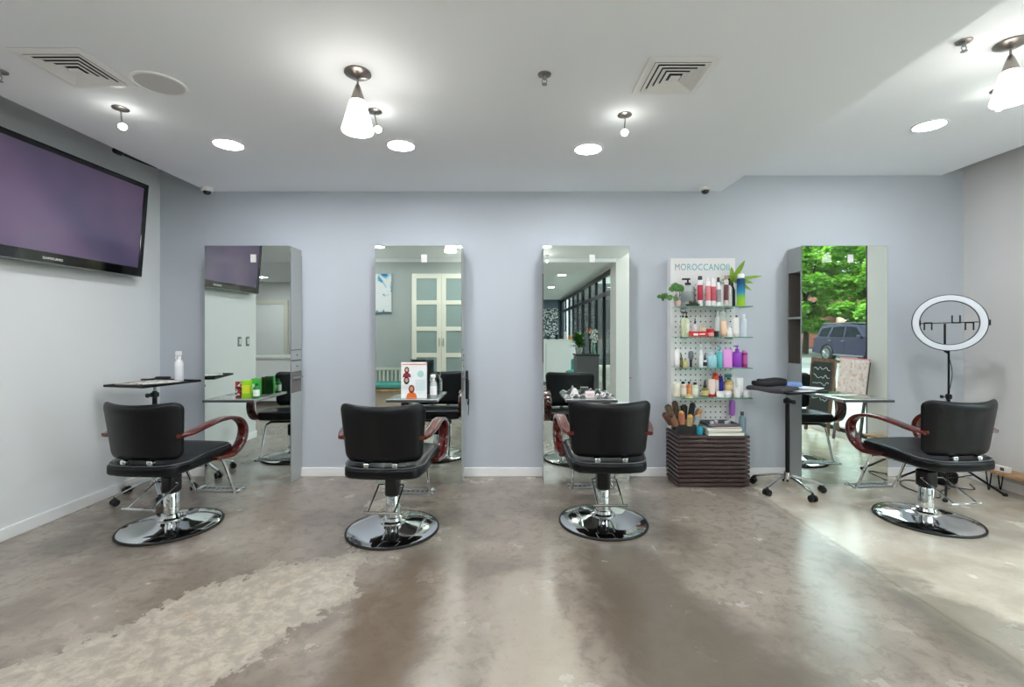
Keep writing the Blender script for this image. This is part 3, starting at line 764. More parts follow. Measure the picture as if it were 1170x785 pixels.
MB().box(-.10, .10, -.0032, -.0022, .282, .292).build('heading_band', col((232,150,120)), t)
def portrait(cx, cz, s, hair, skin, top):
    p = MB().lathe([(.0,0),(s*.62,.0006),(s*.62,.0012)],20,sx=1,sy=1).xform(Matrix.Translation((cx,-.0024,cz)) @ Matrix.Rotation(PI/2,4,'X') @ Matrix.Diagonal((.9,1.25,1,1))).build('hair', col(hair), t)
    MB().lathe([(.0,.0013),(s*.38,.0016),(s*.38,.002)],20).xform(Matrix.Translation((cx,-.0024,cz+s*.05)) @ Matrix.Rotation(PI/2,4,'X') @ Matrix.Diagonal((.85,1.15,1,1))).build('face', col(skin), p)
    MB().prism([(cx-s,cz-s*1.7),(cx+s,cz-s*1.7),(cx+s*.8,cz-s*.9),(cx+s*.3,cz-s*.6),(cx-s*.3,cz-s*.6),(cx-s*.8,cz-s*.9)],1,-.0034,-.0026).build('clothing', col(top), p)
portrait(-.060, .238, .036, (60,30,28), (222,176,154), (150,40,70))
portrait(-.062, .150, .042, (34,28,30), (206,160,138), (228,226,226))
portrait(-.020, .078, .045, (120,56,34), (216,158,126), (226,112,50))
m_ = MB().lathe([(.018,0),(.028,.0006),(.028,.001)],20).xform(Matrix.Translation((.055,-.0024,.205)) @ Matrix.Rotation(PI/2,4,'X')).build('round_emblem', col((176,222,212)), t)
b = MB()
for k in range(7): b.box(.012, .092, -.0032, -.0024, .15-k*.014, .155-k*.014)
b.build('text_lines', col((196,214,224)), t)
t = put('spray_bottle', 'spray bottle', 'clear spray bottle with white label beside the portrait sign', 'spray', -.672, 3.97, Lz, .030, .20, (206,214,216), (236,238,240), (240,240,242), 1, .3)
t.children[0].data.materials[0] = col((206,214,216), .1, 0, True)
# foil strips, clips and boxes on the third ledge
g = 'foils and clips on the third ledge'
FL = paper_mat('foil_print', (214,214,216), [(90,84,86), (236,236,238), (170,168,170)], 55)
for i, (x, y, a, l) in enumerate([(.50, 3.95, .2, 'patterned foil strip at the outer end of the third ledge'), (.585, 3.99, -.3, 'patterned foil strip folded behind the small white box'), (.76, 3.93, .1, 'patterned foil strip beyond the small white box'), (.82, 4.0, .5, 'patterned foil strip against the mirror beyond the small white box')]):
    pts = [(-.055,0,.002), (-.03,0,.022+.006*i), (0,0,.008), (.03,0,.026), (.058,0,.004)]
    o = MB().ribbon(pts, (0,1,0), .07, .003, 4, 6).build('foil_strip', FL, None, True, (x, y, Lz+.001)); o.rotation_euler[2] = a; tag(o, l, 'foil', g)
put('small_box', 'box', 'small white box with pink print on the third ledge', 'box', .665, 3.965, Lz, .036, .055, (240,232,232), (0,0,0), (226,196,200), .7, .1)
t = thing('folded_card', 'tent-folded white card on the third ledge', 'card', (.545, 4.03, Lz), .3)
MB().prism([(-.035,0),(.035,0),(.0,.075)], 1, -.03, .03).build('card', M_white2, t)

# ---------------------------------------------------------------- towels and papers on the right trolley
TX, TY, TA = 2.34, 3.94, math.radians(19); Rz = .853
def cloth(name, label, cx, cy, z, w_, d_, h, m, a, grp, seed):
    r_ = random.Random(seed); ph = [r_.uniform(0, 6) for _ in range(4)]
    def fn(q): return Vector((q.x, q.y + .006*math.sin(q.x*30+ph[0]), q.z + .006*math.sin(q.x*26+ph[1])*math.cos(q.y*22+ph[2])))
    o = MB().rbox((0,0,h), (w_, d_, h), (.02, .02, h*.9), 12, fn).build(name, m, None, True, (cx, cy, z), 60); o.rotation_euler[2] = a
    return tag(o, label, 'towel', grp)
M_tbl = mat('black_towel', (30,30,34), .9, noise=.2, nscale=60, bump=.6, bscale=300)
M_tgr = mat('charcoal_towel', (72,70,76), .9, noise=.2, nscale=60, bump=.6, bscale=300)
M_tbu = mat('blue_towel', (122,152,204), .9, noise=.12, nscale=60, bump=.6, bscale=300)
g = 'towels folded on the right trolley'
def L2(dx, dy): return loc_on(TX, TY, TA, dx, dy)
a_ = L2(-.15, .02); cloth('folded_towel', 'charcoal folded towel at the bottom of the pile on the trolley', *a_, Rz, .15, .15, .020, M_tgr, TA+.3, g, 1)
a_ = L2(-.18, .02); cloth('folded_towel', 'black rolled towel lying on the charcoal towel at the trolley edge', *a_, Rz+.041, .13, .05, .021, M_tbl, TA-.35, g, 2)
a_ = L2(-.07, .10); cloth('folded_towel', 'black rolled towel behind, on top of the trolley pile', *a_, Rz+.041, .12, .045, .026, M_tbl, TA-.25, g, 3)
a_ = L2(.085, .06); cloth('folded_towel', 'blue folded towel on the right trolley', *a_, Rz+.010, .09, .06, .026, M_tbu, TA-.1, g, 4)
for i, (dx, dy, a, h, c, l) in enumerate([(.03,-.07,.15,.008,(216,216,220),'white papers at the front of the right trolley'), (.12,.0,-.2,.010,(96,106,150),'blue printed folder on the right trolley'), (.17,-.04,.35,.008,(226,226,230),'white sheet lying over the blue folder')]):
    a_ = L2(dx, dy); z = Rz + (0, .0, .0145)[i]
    o = MB().box(-.08,.08,-.105,.105,0,h,.001).build('paper_stack', col(c, .5), None, False, (*a_, z)); o.rotation_euler[2] = TA+a; tag(o, l, 'papers', 'papers on the right trolley')

# ---------------------------------------------------------------- hair tool hanging at the side of the second mirror
t = thing('hair_straightener', 'black hair straightener hanging with its cord at the second mirror side', 'hair tool', (-.407, 4.19, .96))
b = MB().rbox((0,0,-.09), (.013,.016,.13), .010, 8).rbox((.0,.028,-.10), (.011,.012,.12), .009, 8)
b.build('handles', M_black, t, True)
MB().tube([(0,0,-.21), (.01,-.01,-.27), (.012,.02,-.20), (.014,.035,-.05), (.012,.03,-.30), (.012,.01,-.36), (.016,.03,-.22)], .0035, 6).build('cord', M_black, t, True)

# ---------------------------------------------------------------- product display
def pegboard_mat():
    m = mat('display_white', (228,227,228), .45); nt = m.node_tree; bs = nt.nodes['Principled BSDF']; N = nt.nodes.new; Lk = nt.links.new
    tc = N('ShaderNodeTexCoord'); sp = N('ShaderNodeSeparateXYZ'); Lk(tc.outputs['Object'], sp.inputs[0])
    def mth(op, a, b_=None):
        n = N('ShaderNodeMath'); n.operation = op
        for i, v in enumerate((a, b_)):
            if v is None: continue
            if isinstance(v, (int, float)): n.inputs[i].default_value = v
            else: Lk(v, n.inputs[i])
        return n.outputs[0]
    def cell(v, off, pitch): return mth('MULTIPLY', mth('SUBTRACT', mth('FRACT', mth('ADD', mth('DIVIDE', mth('SUBTRACT', v, off), pitch), 10.5)), .5), pitch)
    cx_, cz_ = cell(sp.outputs[0], -.25, .0455), cell(sp.outputs[2], .52, .0485)
    d = mth('SQRT', mth('ADD', mth('MULTIPLY', cx_, cx_), mth('MULTIPLY', cz_, cz_)))
    k = mth('MULTIPLY', mth('LESS_THAN', d, .0068), mth('LESS_THAN', sp.outputs[2], 1.78))
    k = mth('MULTIPLY', k, mth('LESS_THAN', sp.outputs[1], -.09)); k = mth('MULTIPLY', k, mth('LESS_THAN', mth('ABSOLUTE', sp.outputs[0]), .265))
    mx = N('ShaderNodeMix'); mx.data_type = 'RGBA'; Lk(k, mx.inputs[0]); mx.inputs[6].default_value = srgb(228,227,228); mx.inputs[7].default_value = srgb(66,64,68); Lk(mx.outputs[2], bs.inputs['Base Color'])
    return m
t = thing('product_display', 'white pegboard display panel with glass shelves and teal lettering', 'display stand', (1.742, YB, 0))
MB().box(-.294, .294, -.106, -.001, .46, 2.02, .003).build('panel', pegboard_mat(), t)
# lettering, first letters grey, the rest teal as on the panel
txt = 'MOROCCANOIL'; cols = [(150,158,164), (134,164,168)] + [(86,180,182)]*9
lt = text_mesh(txt, .083, 'brand_lettering', col((88,178,182)), t, (0, -.1075, 1.936), (PI/2, 0, 0), sx=.80, spacing=1.08)
mg = mat('lettering_grey', (142,160,164), .4); lt.data.materials.append(mg)
for p in lt.data.polygons:
    if p.center.x*.80 < -.165: p.material_index = 1
SH = [1.571, 1.305, 1.038, .779]
for z in SH:
    s = MB().box(-.292, .325, -.356, -.107, z-.008, z).build('glass_shelf', M_shelfglass, t)
    MB().box(-.292, .325, -.3575, -.356, z-.008, z).box(.325, .3265, -.356, -.107, z-.008, z).build('shelf_edge', M_glassedge, s)
    for x in (-.2, .2): MB().box(x-.004, x+.004, -.25, -.106, z-.020, z-.0085).build('shelf_bracket', M_steel, s)

def PX(u, s=9.75): return (750+u/s-585)*4.09/530
def HT(dv, s=9.75): return dv/s*4.09/530
W, K, RD = (234,232,234), (26,26,28), (178,44,66)
rows = [
 # shelf index, u0, u1, v_top, v_base, zoom scale, kind, body, cap, band, name, category, label, dy
 (0, 300, 448, 285, 615, 9.75, 'pump', (176,182,184), K, (150,160,160), 'pump_bottle', 'bottle', 'wide grey translucent pump bottle on the top shelf behind the succulent', .07),
 (0, 450, 503, 283, 620, 9.75, 'can', W, K, RD, 'spray_can', 'can', 'white spray can with square black cap and red print on the top shelf', 0),
 (0, 500, 545, 290, 618, 9.75, 'can', (74,84,84), (214,214,214), (190,196,196), 'spray_can', 'can', 'dark grey spray can right of the black-capped can on the top shelf', .07),
 (0, 538, 592, 300, 622, 9.75, 'can', W, (220,220,222), (216,130,138), 'spray_can', 'can', 'white spray can with low red print, third along the top shelf', .0),
 (0, 596, 650, 310, 620, 9.75, 'can', (238,234,234), (240,240,240), (196,90,104), 'spray_can', 'can', 'white spray can with high dark red print, beside the blank white one', .0),
 (0, 652, 704, 300, 622, 9.75, 'cap', (236,236,238), K, (150,150,156), 'bottle', 'bottle', 'white bottle with grey upright print and black cap on the top shelf', .0),
 (0, 700, 745, 340, 620, 9.75, 'cap', (238,238,240), (200,200,204), None, 'bottle', 'bottle', 'plain white bottle with pale cap in the middle right of the top shelf', .02),
 (0, 744, 788, 280, 622, 9.75, 'can', (212,206,206), (150,130,130), (110,54,62), 'spray_can', 'can', 'pale can with a dark maroon band on the top shelf', .0),
 (0, 790, 845, 300, 622, 9.75, 'pump', (228,226,228), K, None, 'pump_bottle', 'bottle', 'plain white pump bottle next to the leafy plant on the top shelf', .03),
 (1, 262, 312, 95, 380, 9.75, 'pump', (196,206,172), K, None, 'pump_bottle', 'bottle', 'pale green pump bottle at the plant end of the second shelf', .0),
 (1, 305, 372, 100, 382, 9.75, 'pump', (216,222,192), K, (232,234,216), 'pump_bottle', 'bottle', 'pale cream pump bottle beside the pale green one on the second shelf', .03),
 (1, 365, 402, 160, 380, 9.75, 'cap', (230,228,230), (210,210,210), None, 'bottle', 'bottle', 'slim white bottle behind the red carton on the second shelf', .07),
 (1, 480, 535, 270, 332, 9.75, 'jar', (222,216,188), (206,196,160), None, 'cream_jar', 'jar', 'cream coloured jar on top of the red carton', .0),
 (1, 550, 625, 290, 380, 9.75, 'jar', (204,52,62), (186,36,48), (226,160,160), 'red_jar', 'jar', 'red jar in the middle of the second shelf', .0),
 (1, 627, 682, 318, 382, 9.75, 'jar', (30,30,32), (44,44,46), None, 'black_jar', 'jar', 'small black jar right of the red jar', .0),
 (1, 690, 735, 88, 380, 9.75, 'cap', (238,238,240), (244,244,244), None, 'bottle', 'bottle', 'tall white bottle behind the peach tube on the second shelf', .08),
 (1, 705, 772, 205, 382, 9.75, 'tube', (226,190,162), (206,170,146), None, 'cream_tube', 'tube', 'peach coloured tube on the second shelf', .0),
 (1, 745, 812, 90, 380, 9.75, 'can', (228,232,228), (236,238,238), None, 'spray_can', 'can', 'tall white can behind the small white bottle on the second shelf', .10),
 (1, 775, 828, 262, 382, 9.75, 'cap', (240,240,240), (228,228,230), None, 'bottle', 'bottle', 'small white bottle in front of the tall white can', .0),
 (1, 845, 902, 165, 382, 9.75, 'tube', (238,232,230), (224,214,212), None, 'cream_tube', 'tube', 'white tube on the second shelf next to the grey bottle', .0),
 (1, 893, 932, 140, 380, 9.75, 'cap', (176,180,184), (90,90,96), None, 'bottle', 'bottle', 'slim grey bottle near the free end of the second shelf', .05),
 (1, 930, 990, 130, 382, 9.75, 'cap', (206,216,226), (226,232,238), None, 'bottle', 'bottle', 'pale blue bottle at the free end of the second shelf', .0),
 (2, 190, 252, 530, 728, 9.75, 'tube', (226,222,222), (206,204,206), None, 'cream_tube', 'tube', 'white tube at the panel end of the third shelf', .0),
 (2, 262, 292, 590, 730, 9.75, 'cap', (88,84,44), K, (120,112,60), 'small_bottle', 'bottle', 'olive green little bottle, taller of the two on the third shelf', .02),
 (2, 290, 332, 640, 730, 9.75, 'cap', (190,178,120), (160,150,96), None, 'small_bottle', 'bottle', 'short mustard bottle on the third shelf', .0),
 (2, 380, 420, 640, 730, 9.75, 'jar', (222,204,206), (200,186,190), None, 'cream_jar', 'jar', 'pale pink jar near the round brush on the third shelf', .05),
 (2, 466, 506, 470, 730, 9.75, 'spray', (226,228,232), (206,208,214), (240,240,242), 'spray_bottle', 'spray bottle', 'slim white spray bottle in the middle of the third shelf', .0),
 (2, 512, 552, 590, 732, 9.75, 'dropper', (222,222,224), K, K, 'dropper_bottle', 'bottle', 'small white bottle with black dropper cap on the third shelf', .0),
 (2, 555, 655, 540, 732, 9.75, 'pump', (156,204,216), (206,220,228), None, 'pump_bottle', 'bottle', 'squat light blue pump bottle on the third shelf', .0),
 (2, 660, 722, 485, 730, 9.75, 'pump', (96,186,190), (86,170,176), None, 'pump_bottle', 'bottle', 'teal pump bottle between the light blue one and the pink pouch', .0),
 (2, 725, 835, 530, 732, 9.75, 'pouch', (226,150,220), (0,0,0), None, 'product_pouch', 'pouch', 'pink standing pouch on the third shelf', .0),
 (2, 842, 932, 485, 732, 9.75, 'pump', (146,62,186), (120,44,160), None, 'pump_bottle', 'bottle', 'purple pump bottle near the free end of the third shelf', .0),
 (2, 940, 998, 540, 730, 9.75, 'can', (152,50,120), (206,160,206), (190,90,160), 'spray_can', 'can', 'small magenta can at the free end of the third shelf', .0),
 (3, 165, 238, 195, 330, 8.72, 'jar', (222,216,196), (226,222,206), None, 'cream_jar', 'jar', 'large round cream jar at the panel end of the bottom shelf', .03),
 (3, 243, 305, 185, 332, 8.72, 'cap', (206,184,166), K, (224,214,204), 'bottle', 'bottle', 'beige bottle with black cap on the bottom glass shelf', .04),
 (3, 310, 358, 183, 332, 8.72, 'cap', (196,112,62), K, (214,150,100), 'bottle', 'bottle', 'orange bottle with black cap on the bottom glass shelf', .04),
 (3, 358, 420, 192, 332, 8.72, 'cap', (206,212,188), K, (228,230,216), 'bottle', 'bottle', 'pale green bottle with black cap beside the orange one', .03),
 (3, 442, 506, 172, 332, 8.72, 'dropper', (120,112,58), K, (196,186,130), 'dropper_bottle', 'bottle', 'olive bottle with black dropper on the bottom glass shelf', .0),
 (3, 508, 572, 160, 334, 8.72, 'tube', (228,206,200), (196,40,50), None, 'cream_tube', 'tube', 'pale tube with red cap at its foot on the bottom glass shelf', .0),
 (3, 576, 638, 100, 330, 8.72, 'can', (222,92,52), (206,34,34), (214,196,190), 'spray_can', 'can', 'tall red and orange can, brightest on the bottom shelf', .06),
 (3, 640, 688, 130, 330, 8.72, 'can', (34,32,132), (28,26,110), (48,44,160), 'spray_can', 'can', 'dark blue can right of the red can', .07),
 (3, 702, 792, 108, 332, 8.72, 'spray', (194,160,112), (40,110,110), (220,196,150), 'spray_bottle', 'spray bottle', 'tan spray bottle with dark teal trigger on the bottom shelf', .07),
 (3, 580, 648, 275, 332, 8.72, 'jar', (236,236,238), (228,228,230), None, 'cream_jar', 'jar', 'low white jar in front of the red can', -.02),
 (3, 652, 724, 272, 332, 8.72, 'jar', (236,236,238), (230,230,232), (206,206,212), 'cream_jar', 'jar', 'low white jar in front of the dark blue can', -.02),
 (3, 752, 812, 240, 332, 8.72, 'jar', (236,236,238), (230,230,232), None, 'cream_jar', 'jar', 'taller white jar in front of the tan spray bottle', -.02),
 (3, 816, 880, 150, 332, 8.72, 'tube', (238,238,240), (230,230,232), None, 'cream_tube', 'tube', 'white tube standing near the trolley end of the bottom shelf', .05),
 (3, 848, 912, 272, 332, 8.72, 'jar', (238,238,240), (232,232,234), None, 'cream_jar', 'jar', 'low white jar at the trolley end of the bottom shelf', -.02),
]
gname = ['products on the top glass shelf', 'products on the second glass shelf', 'products on the third glass shelf', 'products on the bottom glass shelf']
for (si, u0, u1, vt, vb, sc, kind, bc, cc, lc, nm, cat, lab, dy) in rows:
    x = PX((u0+u1)/2, sc); r = (u1-u0)/sc*4.09/530/2*1.06; h = HT(vb-vt, sc); z = SH[si]
    if nm == 'cream_jar' and 'red carton' in lab: z += .049
    put(nm, cat, lab, kind, x, 4.07+dy, z, r, h, bc, cc, lc, .8 if kind == 'pump' and r > .05 else 1, rnd.uniform(-.3,.3), gname[si])
o = MB().box(-.07,.07,-.03,.03,0,.048,.002).build('product_box', col((196,36,44)), None, False, (PX(447), 4.06, SH[1])); tag(o, 'long flat red carton lying on the second shelf', 'box', gname[1])
MB().box(-.05,-.01,-.031,-.0302,.012,.03).box(.0,.05,-.031,-.0302,.02,.028).build('label', M_white2, o)
t = put('dropper_bottle', 'bottle', 'small clear dropper bottle with black bulb on the red carton', 'dropper', PX(420), 4.07, SH[1]+.048, .015, .118, (222,216,220), K, None, 1, 0, gname[1])
put('cream_jar', 'jar', 'thin cream bar of soap shaped tin in front of the beige bottle', 'jar', PX(287, 8.72), 4.0, SH[3], .033, .028, (216,206,160), (208,198,150), None, 1, 0, gname[3])
# round brush on the third shelf
t = thing('round_brush', 'grey round hair brush standing on the third shelf', 'brush', (PX(385), 4.09, SH[2]), 0, gname[2])
MB().cyl((0,0,0), (0,0,.07), .009, n=10).build('handle', M_black, t, True)
MB().rbox((0,0,.105), (.022,.022,.038), .020, 6).build('brush_head', mat('brush_grey', (126,128,138), .8, bump=1, bscale=200), t, True)
# gradient can, white cap
def grad_mat():
    m = mat('blue_green_print', (60,150,160), .3); nt = m.node_tree; b = nt.nodes['Principled BSDF']
    tc = nt.nodes.new('ShaderNodeTexCoord'); sp = nt.nodes.new('ShaderNodeSeparateXYZ'); cr = nt.nodes.new('ShaderNodeValToRGB'); mr = nt.nodes.new('ShaderNodeMapRange')
    mr.inputs[1].default_value = 0; mr.inputs[2].default_value = .2; e = cr.color_ramp.elements
    e[0].color = srgb(176,216,52); e[1].color = srgb(20,74,120); x = e.new(.4); x.color = srgb(140,204,60); x = e.new(.6); x.color = srgb(50,150,190)
    nt.links.new(tc.outputs['Object'], sp.inputs[0]); nt.links.new(sp.outputs[2], mr.inputs[0]); nt.links.new(mr.outputs[0], cr.inputs[0]); nt.links.new(cr.outputs[0], b.inputs['Base Color'])
    return m
t = put('spray_can', 'can', 'tall blue and lime green can at the free end of the top shelf', 'can', PX(922), 4.06, SH[0], .034, .285, W, (236,240,232), None, 1, 0, gname[0])
t.children[0].data.materials[0] = grad_mat()
# plants on the top shelf
M_leaf = mat('leaf_green', (78,128,58), .4, noise=.35, nscale=30); M_leafd = mat('leaf_dark_green', (62,84,52), .45, noise=.35, nscale=30); M_leafy = mat('leaf_bright_green', (126,160,58), .4, noise=.3, nscale=20)
t = thing('trailing_plant', 'trailing green pothos in a small pale pot at the left end of the top shelf', 'plant', (PX(222), 4.06, SH[0]), 0)
MB().lathe([(.022,0),(.03,.045),(.032,.05),(.027,.05),(.024,.04)], 20).build('pot', mat('pink_pot', (218,192,184), .6), t, True)
b = MB(); b.tube([(0,0,.045), (-.01,-.01,.11), (-.03,-.02,.14)], .0025, 6).tube([(0,0,.045),(.012,-.02,.10),(0,-.03,.17)], .0025, 6).tube([(0,0,.045), (-.05,-.03,.085), (-.12,-.05,.088), (-.17,-.05,.07)], .0022, 6).build('stems', M_leafd, t, True)
b = MB(); r_ = random.Random(3)
for q, L in (((0,-.03,.17), .07), ((-.03,-.02,.14), .06), ((.0,-.03,.15), .06)):
    for k in range(4): b.leaf(q, (r_.uniform(-1,1), r_.uniform(-.3,.2), r_.uniform(-.2,.6)), L*.9, L*.42, .3, 5, (0,-1,.2))
for k in range(9):
    f = k/8; b.leaf((-.04-.14*f, -.035-.015*f, .088-.02*f*f), (r_.uniform(-1,.4), r_.uniform(-.3,.2), r_.uniform(-1,.5)), .046, .021, .3, 5, (0,-1,.2))
b.build('leaves', M_leaf, t, True)
t = thing('succulent_bowl', 'low dish of small succulents in front of the grey pump bottle', 'plant', (PX(368), 4.02, SH[0]), 0)
MB().lathe([(.05,0),(.062,.012),(.064,.018),(.05,.018)], 24, sy=.5).build('dish', mat('dark_dish', (70,62,56), .5), t, True)
b = MB()
for k in range(46):
    a = r_.uniform(0, 2*PI); rr = r_.uniform(0, .05); q = (math.cos(a)*rr, math.sin(a)*rr*.45, .015)
    b.leaf(q, (r_.uniform(-.8,.8), r_.uniform(-.6,.6), 1), r_.uniform(.02,.042), .005, .1, 3)
b.build('leaves', mat('succulent_green', (96,104,76), .5, noise=.4, nscale=60), t, True)
t = thing('leafy_plant', 'leafy plant with long pointed leaves at the right end of the top shelf', 'plant', (PX(872), 4.14, SH[0]), 0)
MB().lathe([(.024,0),(.028,.02),(.026,.15),(.012,.19),(.012,.22)], 18).build('vase', mat('dark_green_glass', (44,62,54), .15, coat=.5), t, True)
b = MB()
for d, L, wd, dr in (((.55,-.25,1.0),.21,.018,.05), ((-.1,-.2,1),.13,.016,.1), ((1,-.2,.16),.26,.014,.05), ((1,-.4,-.1),.19,.018,.2), ((.8,-.3,-.35),.20,.015,.3), ((.2,-.6,-.1),.10,.016,.3), ((-.9,-.4,.1),.11,.014,.3), ((-.5,-.6,.4),.10,.016,.3), ((.6,-.6,.4),.13,.018,.3), ((-.8,-.2,-.2),.10,.013,.2)):
    b.leaf((.0,0,.235), d, L, wd*1.25, dr, 7, (0,-1,.25))
b.build('leaves', M_leafy, t, True)
MB().tube([(0,0,.2),(.0,0,.24)], .004, 6).build('stem', M_leafd, t, True)

# ---------------------------------------------------------------- slatted cabinet and what stands on it
t = thing('slatted_cabinet', 'dark brown slatted wooden cabinet under the product display', 'cabinet', (1.742, YB, 0))
MB().box(-.285, .285, -.300, -.002, .0, .448).build('carcass', mat('espresso_dark', (30,20,20), .5), t)
n = 12; H = .452/n
for k in range(n):
    z0 = .004 + k*H
    MB().box(-.305, .318, -.322, -.003, z0+.007, z0+H-.006, .003).build('slat', M_espresso, t)
g = 'things on top of the slatted cabinet'
Cz = .4505
t = thing('brush_caddy', 'black caddy box crowded with round brushes and combs on the slatted cabinet', 'caddy', (1.53, 4.13, Cz), 0, g)
b = MB().box(-.085,.085,-.07,.07,0,.006).box(-.085,.085,-.07,-.064,.006,.085).box(-.085,.085,.064,.07,.006,.085).box(-.085,-.079,-.064,.064,.006,.085).box(.079,.085,-.064,.064,.006,.085)
b.build('box', M_black, t)
bd = [((-.055,-.03), (-.5,-.2,1), .17, .030, (150,108,84), 'hair brush with a tan barrel leaning out of the caddy toward the wall'), ((-.02,-.04), (-.15,-.15,1), .19, .026, (196,128,98), 'hair brush with a copper barrel in the caddy'),
      ((.02,-.045), (.05,-.2,1), .16, .026, (206,180,130), 'hair brush with a cream barrel at the caddy front'), ((.055,-.03), (.35,-.15,1), .17, .026, (186,192,196), 'hair brush with a silver barrel in the caddy'),
      ((-.05,.03), (-.35,.1,1), .24, .030, (116,96,70), 'olive barrelled hair brush at the back of the caddy'), ((.0,.03), (.1,.1,1), .23, .028, (60,52,50), 'dark barrelled hair brush at the back of the caddy'), ((.05,.03), (.55,.0,1), .22, .024, (222,150,120), 'peach barrelled hair brush leaning out of the caddy toward the books')]
bd += [((-.065,.0), (-.7,-.1,1), .20, .026, (128,84,62), 'brown barrelled hair brush leaning far out of the caddy'), ((.03,.0), (.2,.0,1), .26, .024, (44,44,48), 'tallest black barrelled hair brush in the caddy'), ((-.03,.05), (-.1,.1,1), .26, .026, (96,74,56), 'dark brown hair brush standing tallest at the caddy back')]
for (q, d, L, r, c, l) in bd:
    q0 = Vector((1.53+q[0], 4.13+q[1], Cz+.008)); dv = Vector(d).normalized()
    tt = thing('round_brush', l, 'brush', q0, 0, 'brushes standing in the black caddy')
    MB().cyl((0,0,0), dv*(L*.55), .008, n=10).build('handle', M_black, tt, True)
    MB().cyl(dv*(L*.45), dv*(L*.98), r*1.02, n=18).build('barrel', mat('bristle_%d_%d_%d' % c, c, .7, bump=1, bscale=260), tt, True)
    MB().cyl(dv*(L*.97), dv*(L+.008), r*.75, r*.6, n=18).build('end_cap', col((214,168,70) if c[0] > 180 else (40,34,30)), tt, True)
put('teal_tub', 'tub', 'small teal tub beside the brush caddy on the slatted cabinet', 'jar', 1.645, 4.07, Cz, .03, .07, (28,136,158), (36,150,170), None, 1, 0, g)
t = thing('green_bag', 'crumpled dark green bag end between the caddy and the books', 'bag', (1.635, 4.20, Cz), 0, g)
MB().rbox((0,0,.028), (.05,.05,.028), .025, 8, lambda q: Vector((q.x+.006*math.sin(q.z*90), q.y, q.z+.005*math.sin(q.x*80)))).build('bag', mat('bag_green', (30,96,60), .35), t, True)
bk = [(1.855, 4.13, .0, .155, .125, .026, (206,214,198), 'large pale green book at the bottom of the stack'), (1.84, 4.14, .05, .145, .12, .014, (70,140,90), 'thin green magazine second in the stack'),
      (1.845, 4.13, -.04, .15, .12, .022, (226,224,226), 'thick white catalogue in the middle of the stack'), (1.865, 4.13, .08, .12, .115, .012, (132,60,66), 'dark red magazine near the top of the stack')]
z = Cz
for (x, y, a, wx, wy, h, c, l) in bk:
    t = thing('book', l, 'book', (x, y, z), a, 'books stacked on the slatted cabinet'); z += h+.0005
    MB().box(-wx+.003, wx-.003, -wy+.003, wy-.001, .0015, h-.0015).build('pages', col((232,228,218), .7), t)
    MB().box(-wx, wx, -wy, wy, 0, .0015).box(-wx, wx, -wy, wy, h-.0015, h).box(-wx, wx, wy-.002, wy, .0015, h-.0015).build('cover', col(c, .35), t)
t = thing('acrylic_tray', 'smoked clear tray lying on top of the book stack', 'tray', (1.845, 4.13, z), .03, g)
b = MB().box(-.13,.13,-.10,.10,0,.004); 
for s in (-1, 1): b.box(-.13,.13,s*.098-.002,s*.098+.002,.004,.022).box(s*.128-.002,s*.128+.002,-.096,.096,.004,.022)
b.build('tray', mat('smoked_acrylic', (96,96,104), .1, coat=.5), t)
for i, (dx, dy) in enumerate(((-.08,-.03), (-.02,.02), (.05,-.03), (.10,.03))):
    put('hair_clip_pot', 'pot', ['small clear pot at the wall end of the smoked tray', 'small pink pot in the middle of the smoked tray', 'small clear pot in the middle front of the smoked tray', 'small clear pot at the bottle end of the smoked tray'][i], 'jar', 1.845+dx, 4.13+dy, z+.0045, .016, .028, (206,206,210) if i != 1 else (226,184,196), (222,222,226), None, 1, 0, 'little pots on the smoked tray')
t = put('glass_bottle', 'bottle', 'slim blue grey glass bottle on the right corner of the slatted cabinet', 'cap', 2.018, 4.065, Cz, .029, .20, (116,140,150), (66,52,60), None, 1, 0, g)
t = thing('purple_comb', 'purple paddle comb hanging from the display under the bottom shelf', 'comb', (1.995, 4.20, .66), 0)
MB().rbox((0,0,0), (.026,.011,.072), (.02,.009,.02), 8).build('comb_body', mat('purple_plastic', (176,110,206), .3), t, True)
MB().tube([(0,0,.066), (0,.012,.085), (0,.03,.082)], .003, 6).build('hook', M_steel, t, True)

# ---------------------------------------------------------------- ring light
cx, cy, cz = 3.70, 3.93, 1.425
t = thing('ring_light', 'large white ring light on a black tripod in the right corner', 'ring light', (cx, cy, 0))
yaw = math.atan2(cx, cy)       # turned towards the middle of the room
R3 = Matrix.Translation((0,0,cz)) @ Matrix.Rotation(-yaw, 4, 'Z')
def ringmesh(ri, ro, y0, y1, n=64, bev=.006):
    b = MB(); rings = []
    for rr, yy in ((ri, y0+bev), (ri+bev, y0), (ro-bev, y0), (ro, y0+bev), (ro, y1), (ri, y1)):
        rings.append([b.bm.verts.new((math.cos(2*PI*i/n)*rr, yy, math.sin(2*PI*i/n)*rr)) for i in range(n)])
    rings.append(rings[0])
    for A, Q in zip(rings, rings[1:]):
        for i in range(n): b.bm.faces.new((A[i], A[(i+1)%n], Q[(i+1)%n], Q[i]))
    return b
ringmesh(.182, .240, -.012, .022).xform(R3).build('ring_housing', mat('ring_dark_rim', (58,68,78), .35), t, True)
ringmesh(.188, .2345, -.015, -.004, bev=.004).xform(R3).build('diffuser', mat('ring_diffuser', (226,232,240), .35), t, True)
for s in (-1, 1): MB().rbox((s*.243 if s > 0 else -.182, -.002, .0), (.006,.012,.024), .005, 4).xform(R3).build('control_box', M_black, t, True)
MB().cyl((0,.0,.05), (0,.0,.80), .011, n=14).build('lower_pole', M_blackm, t, True)
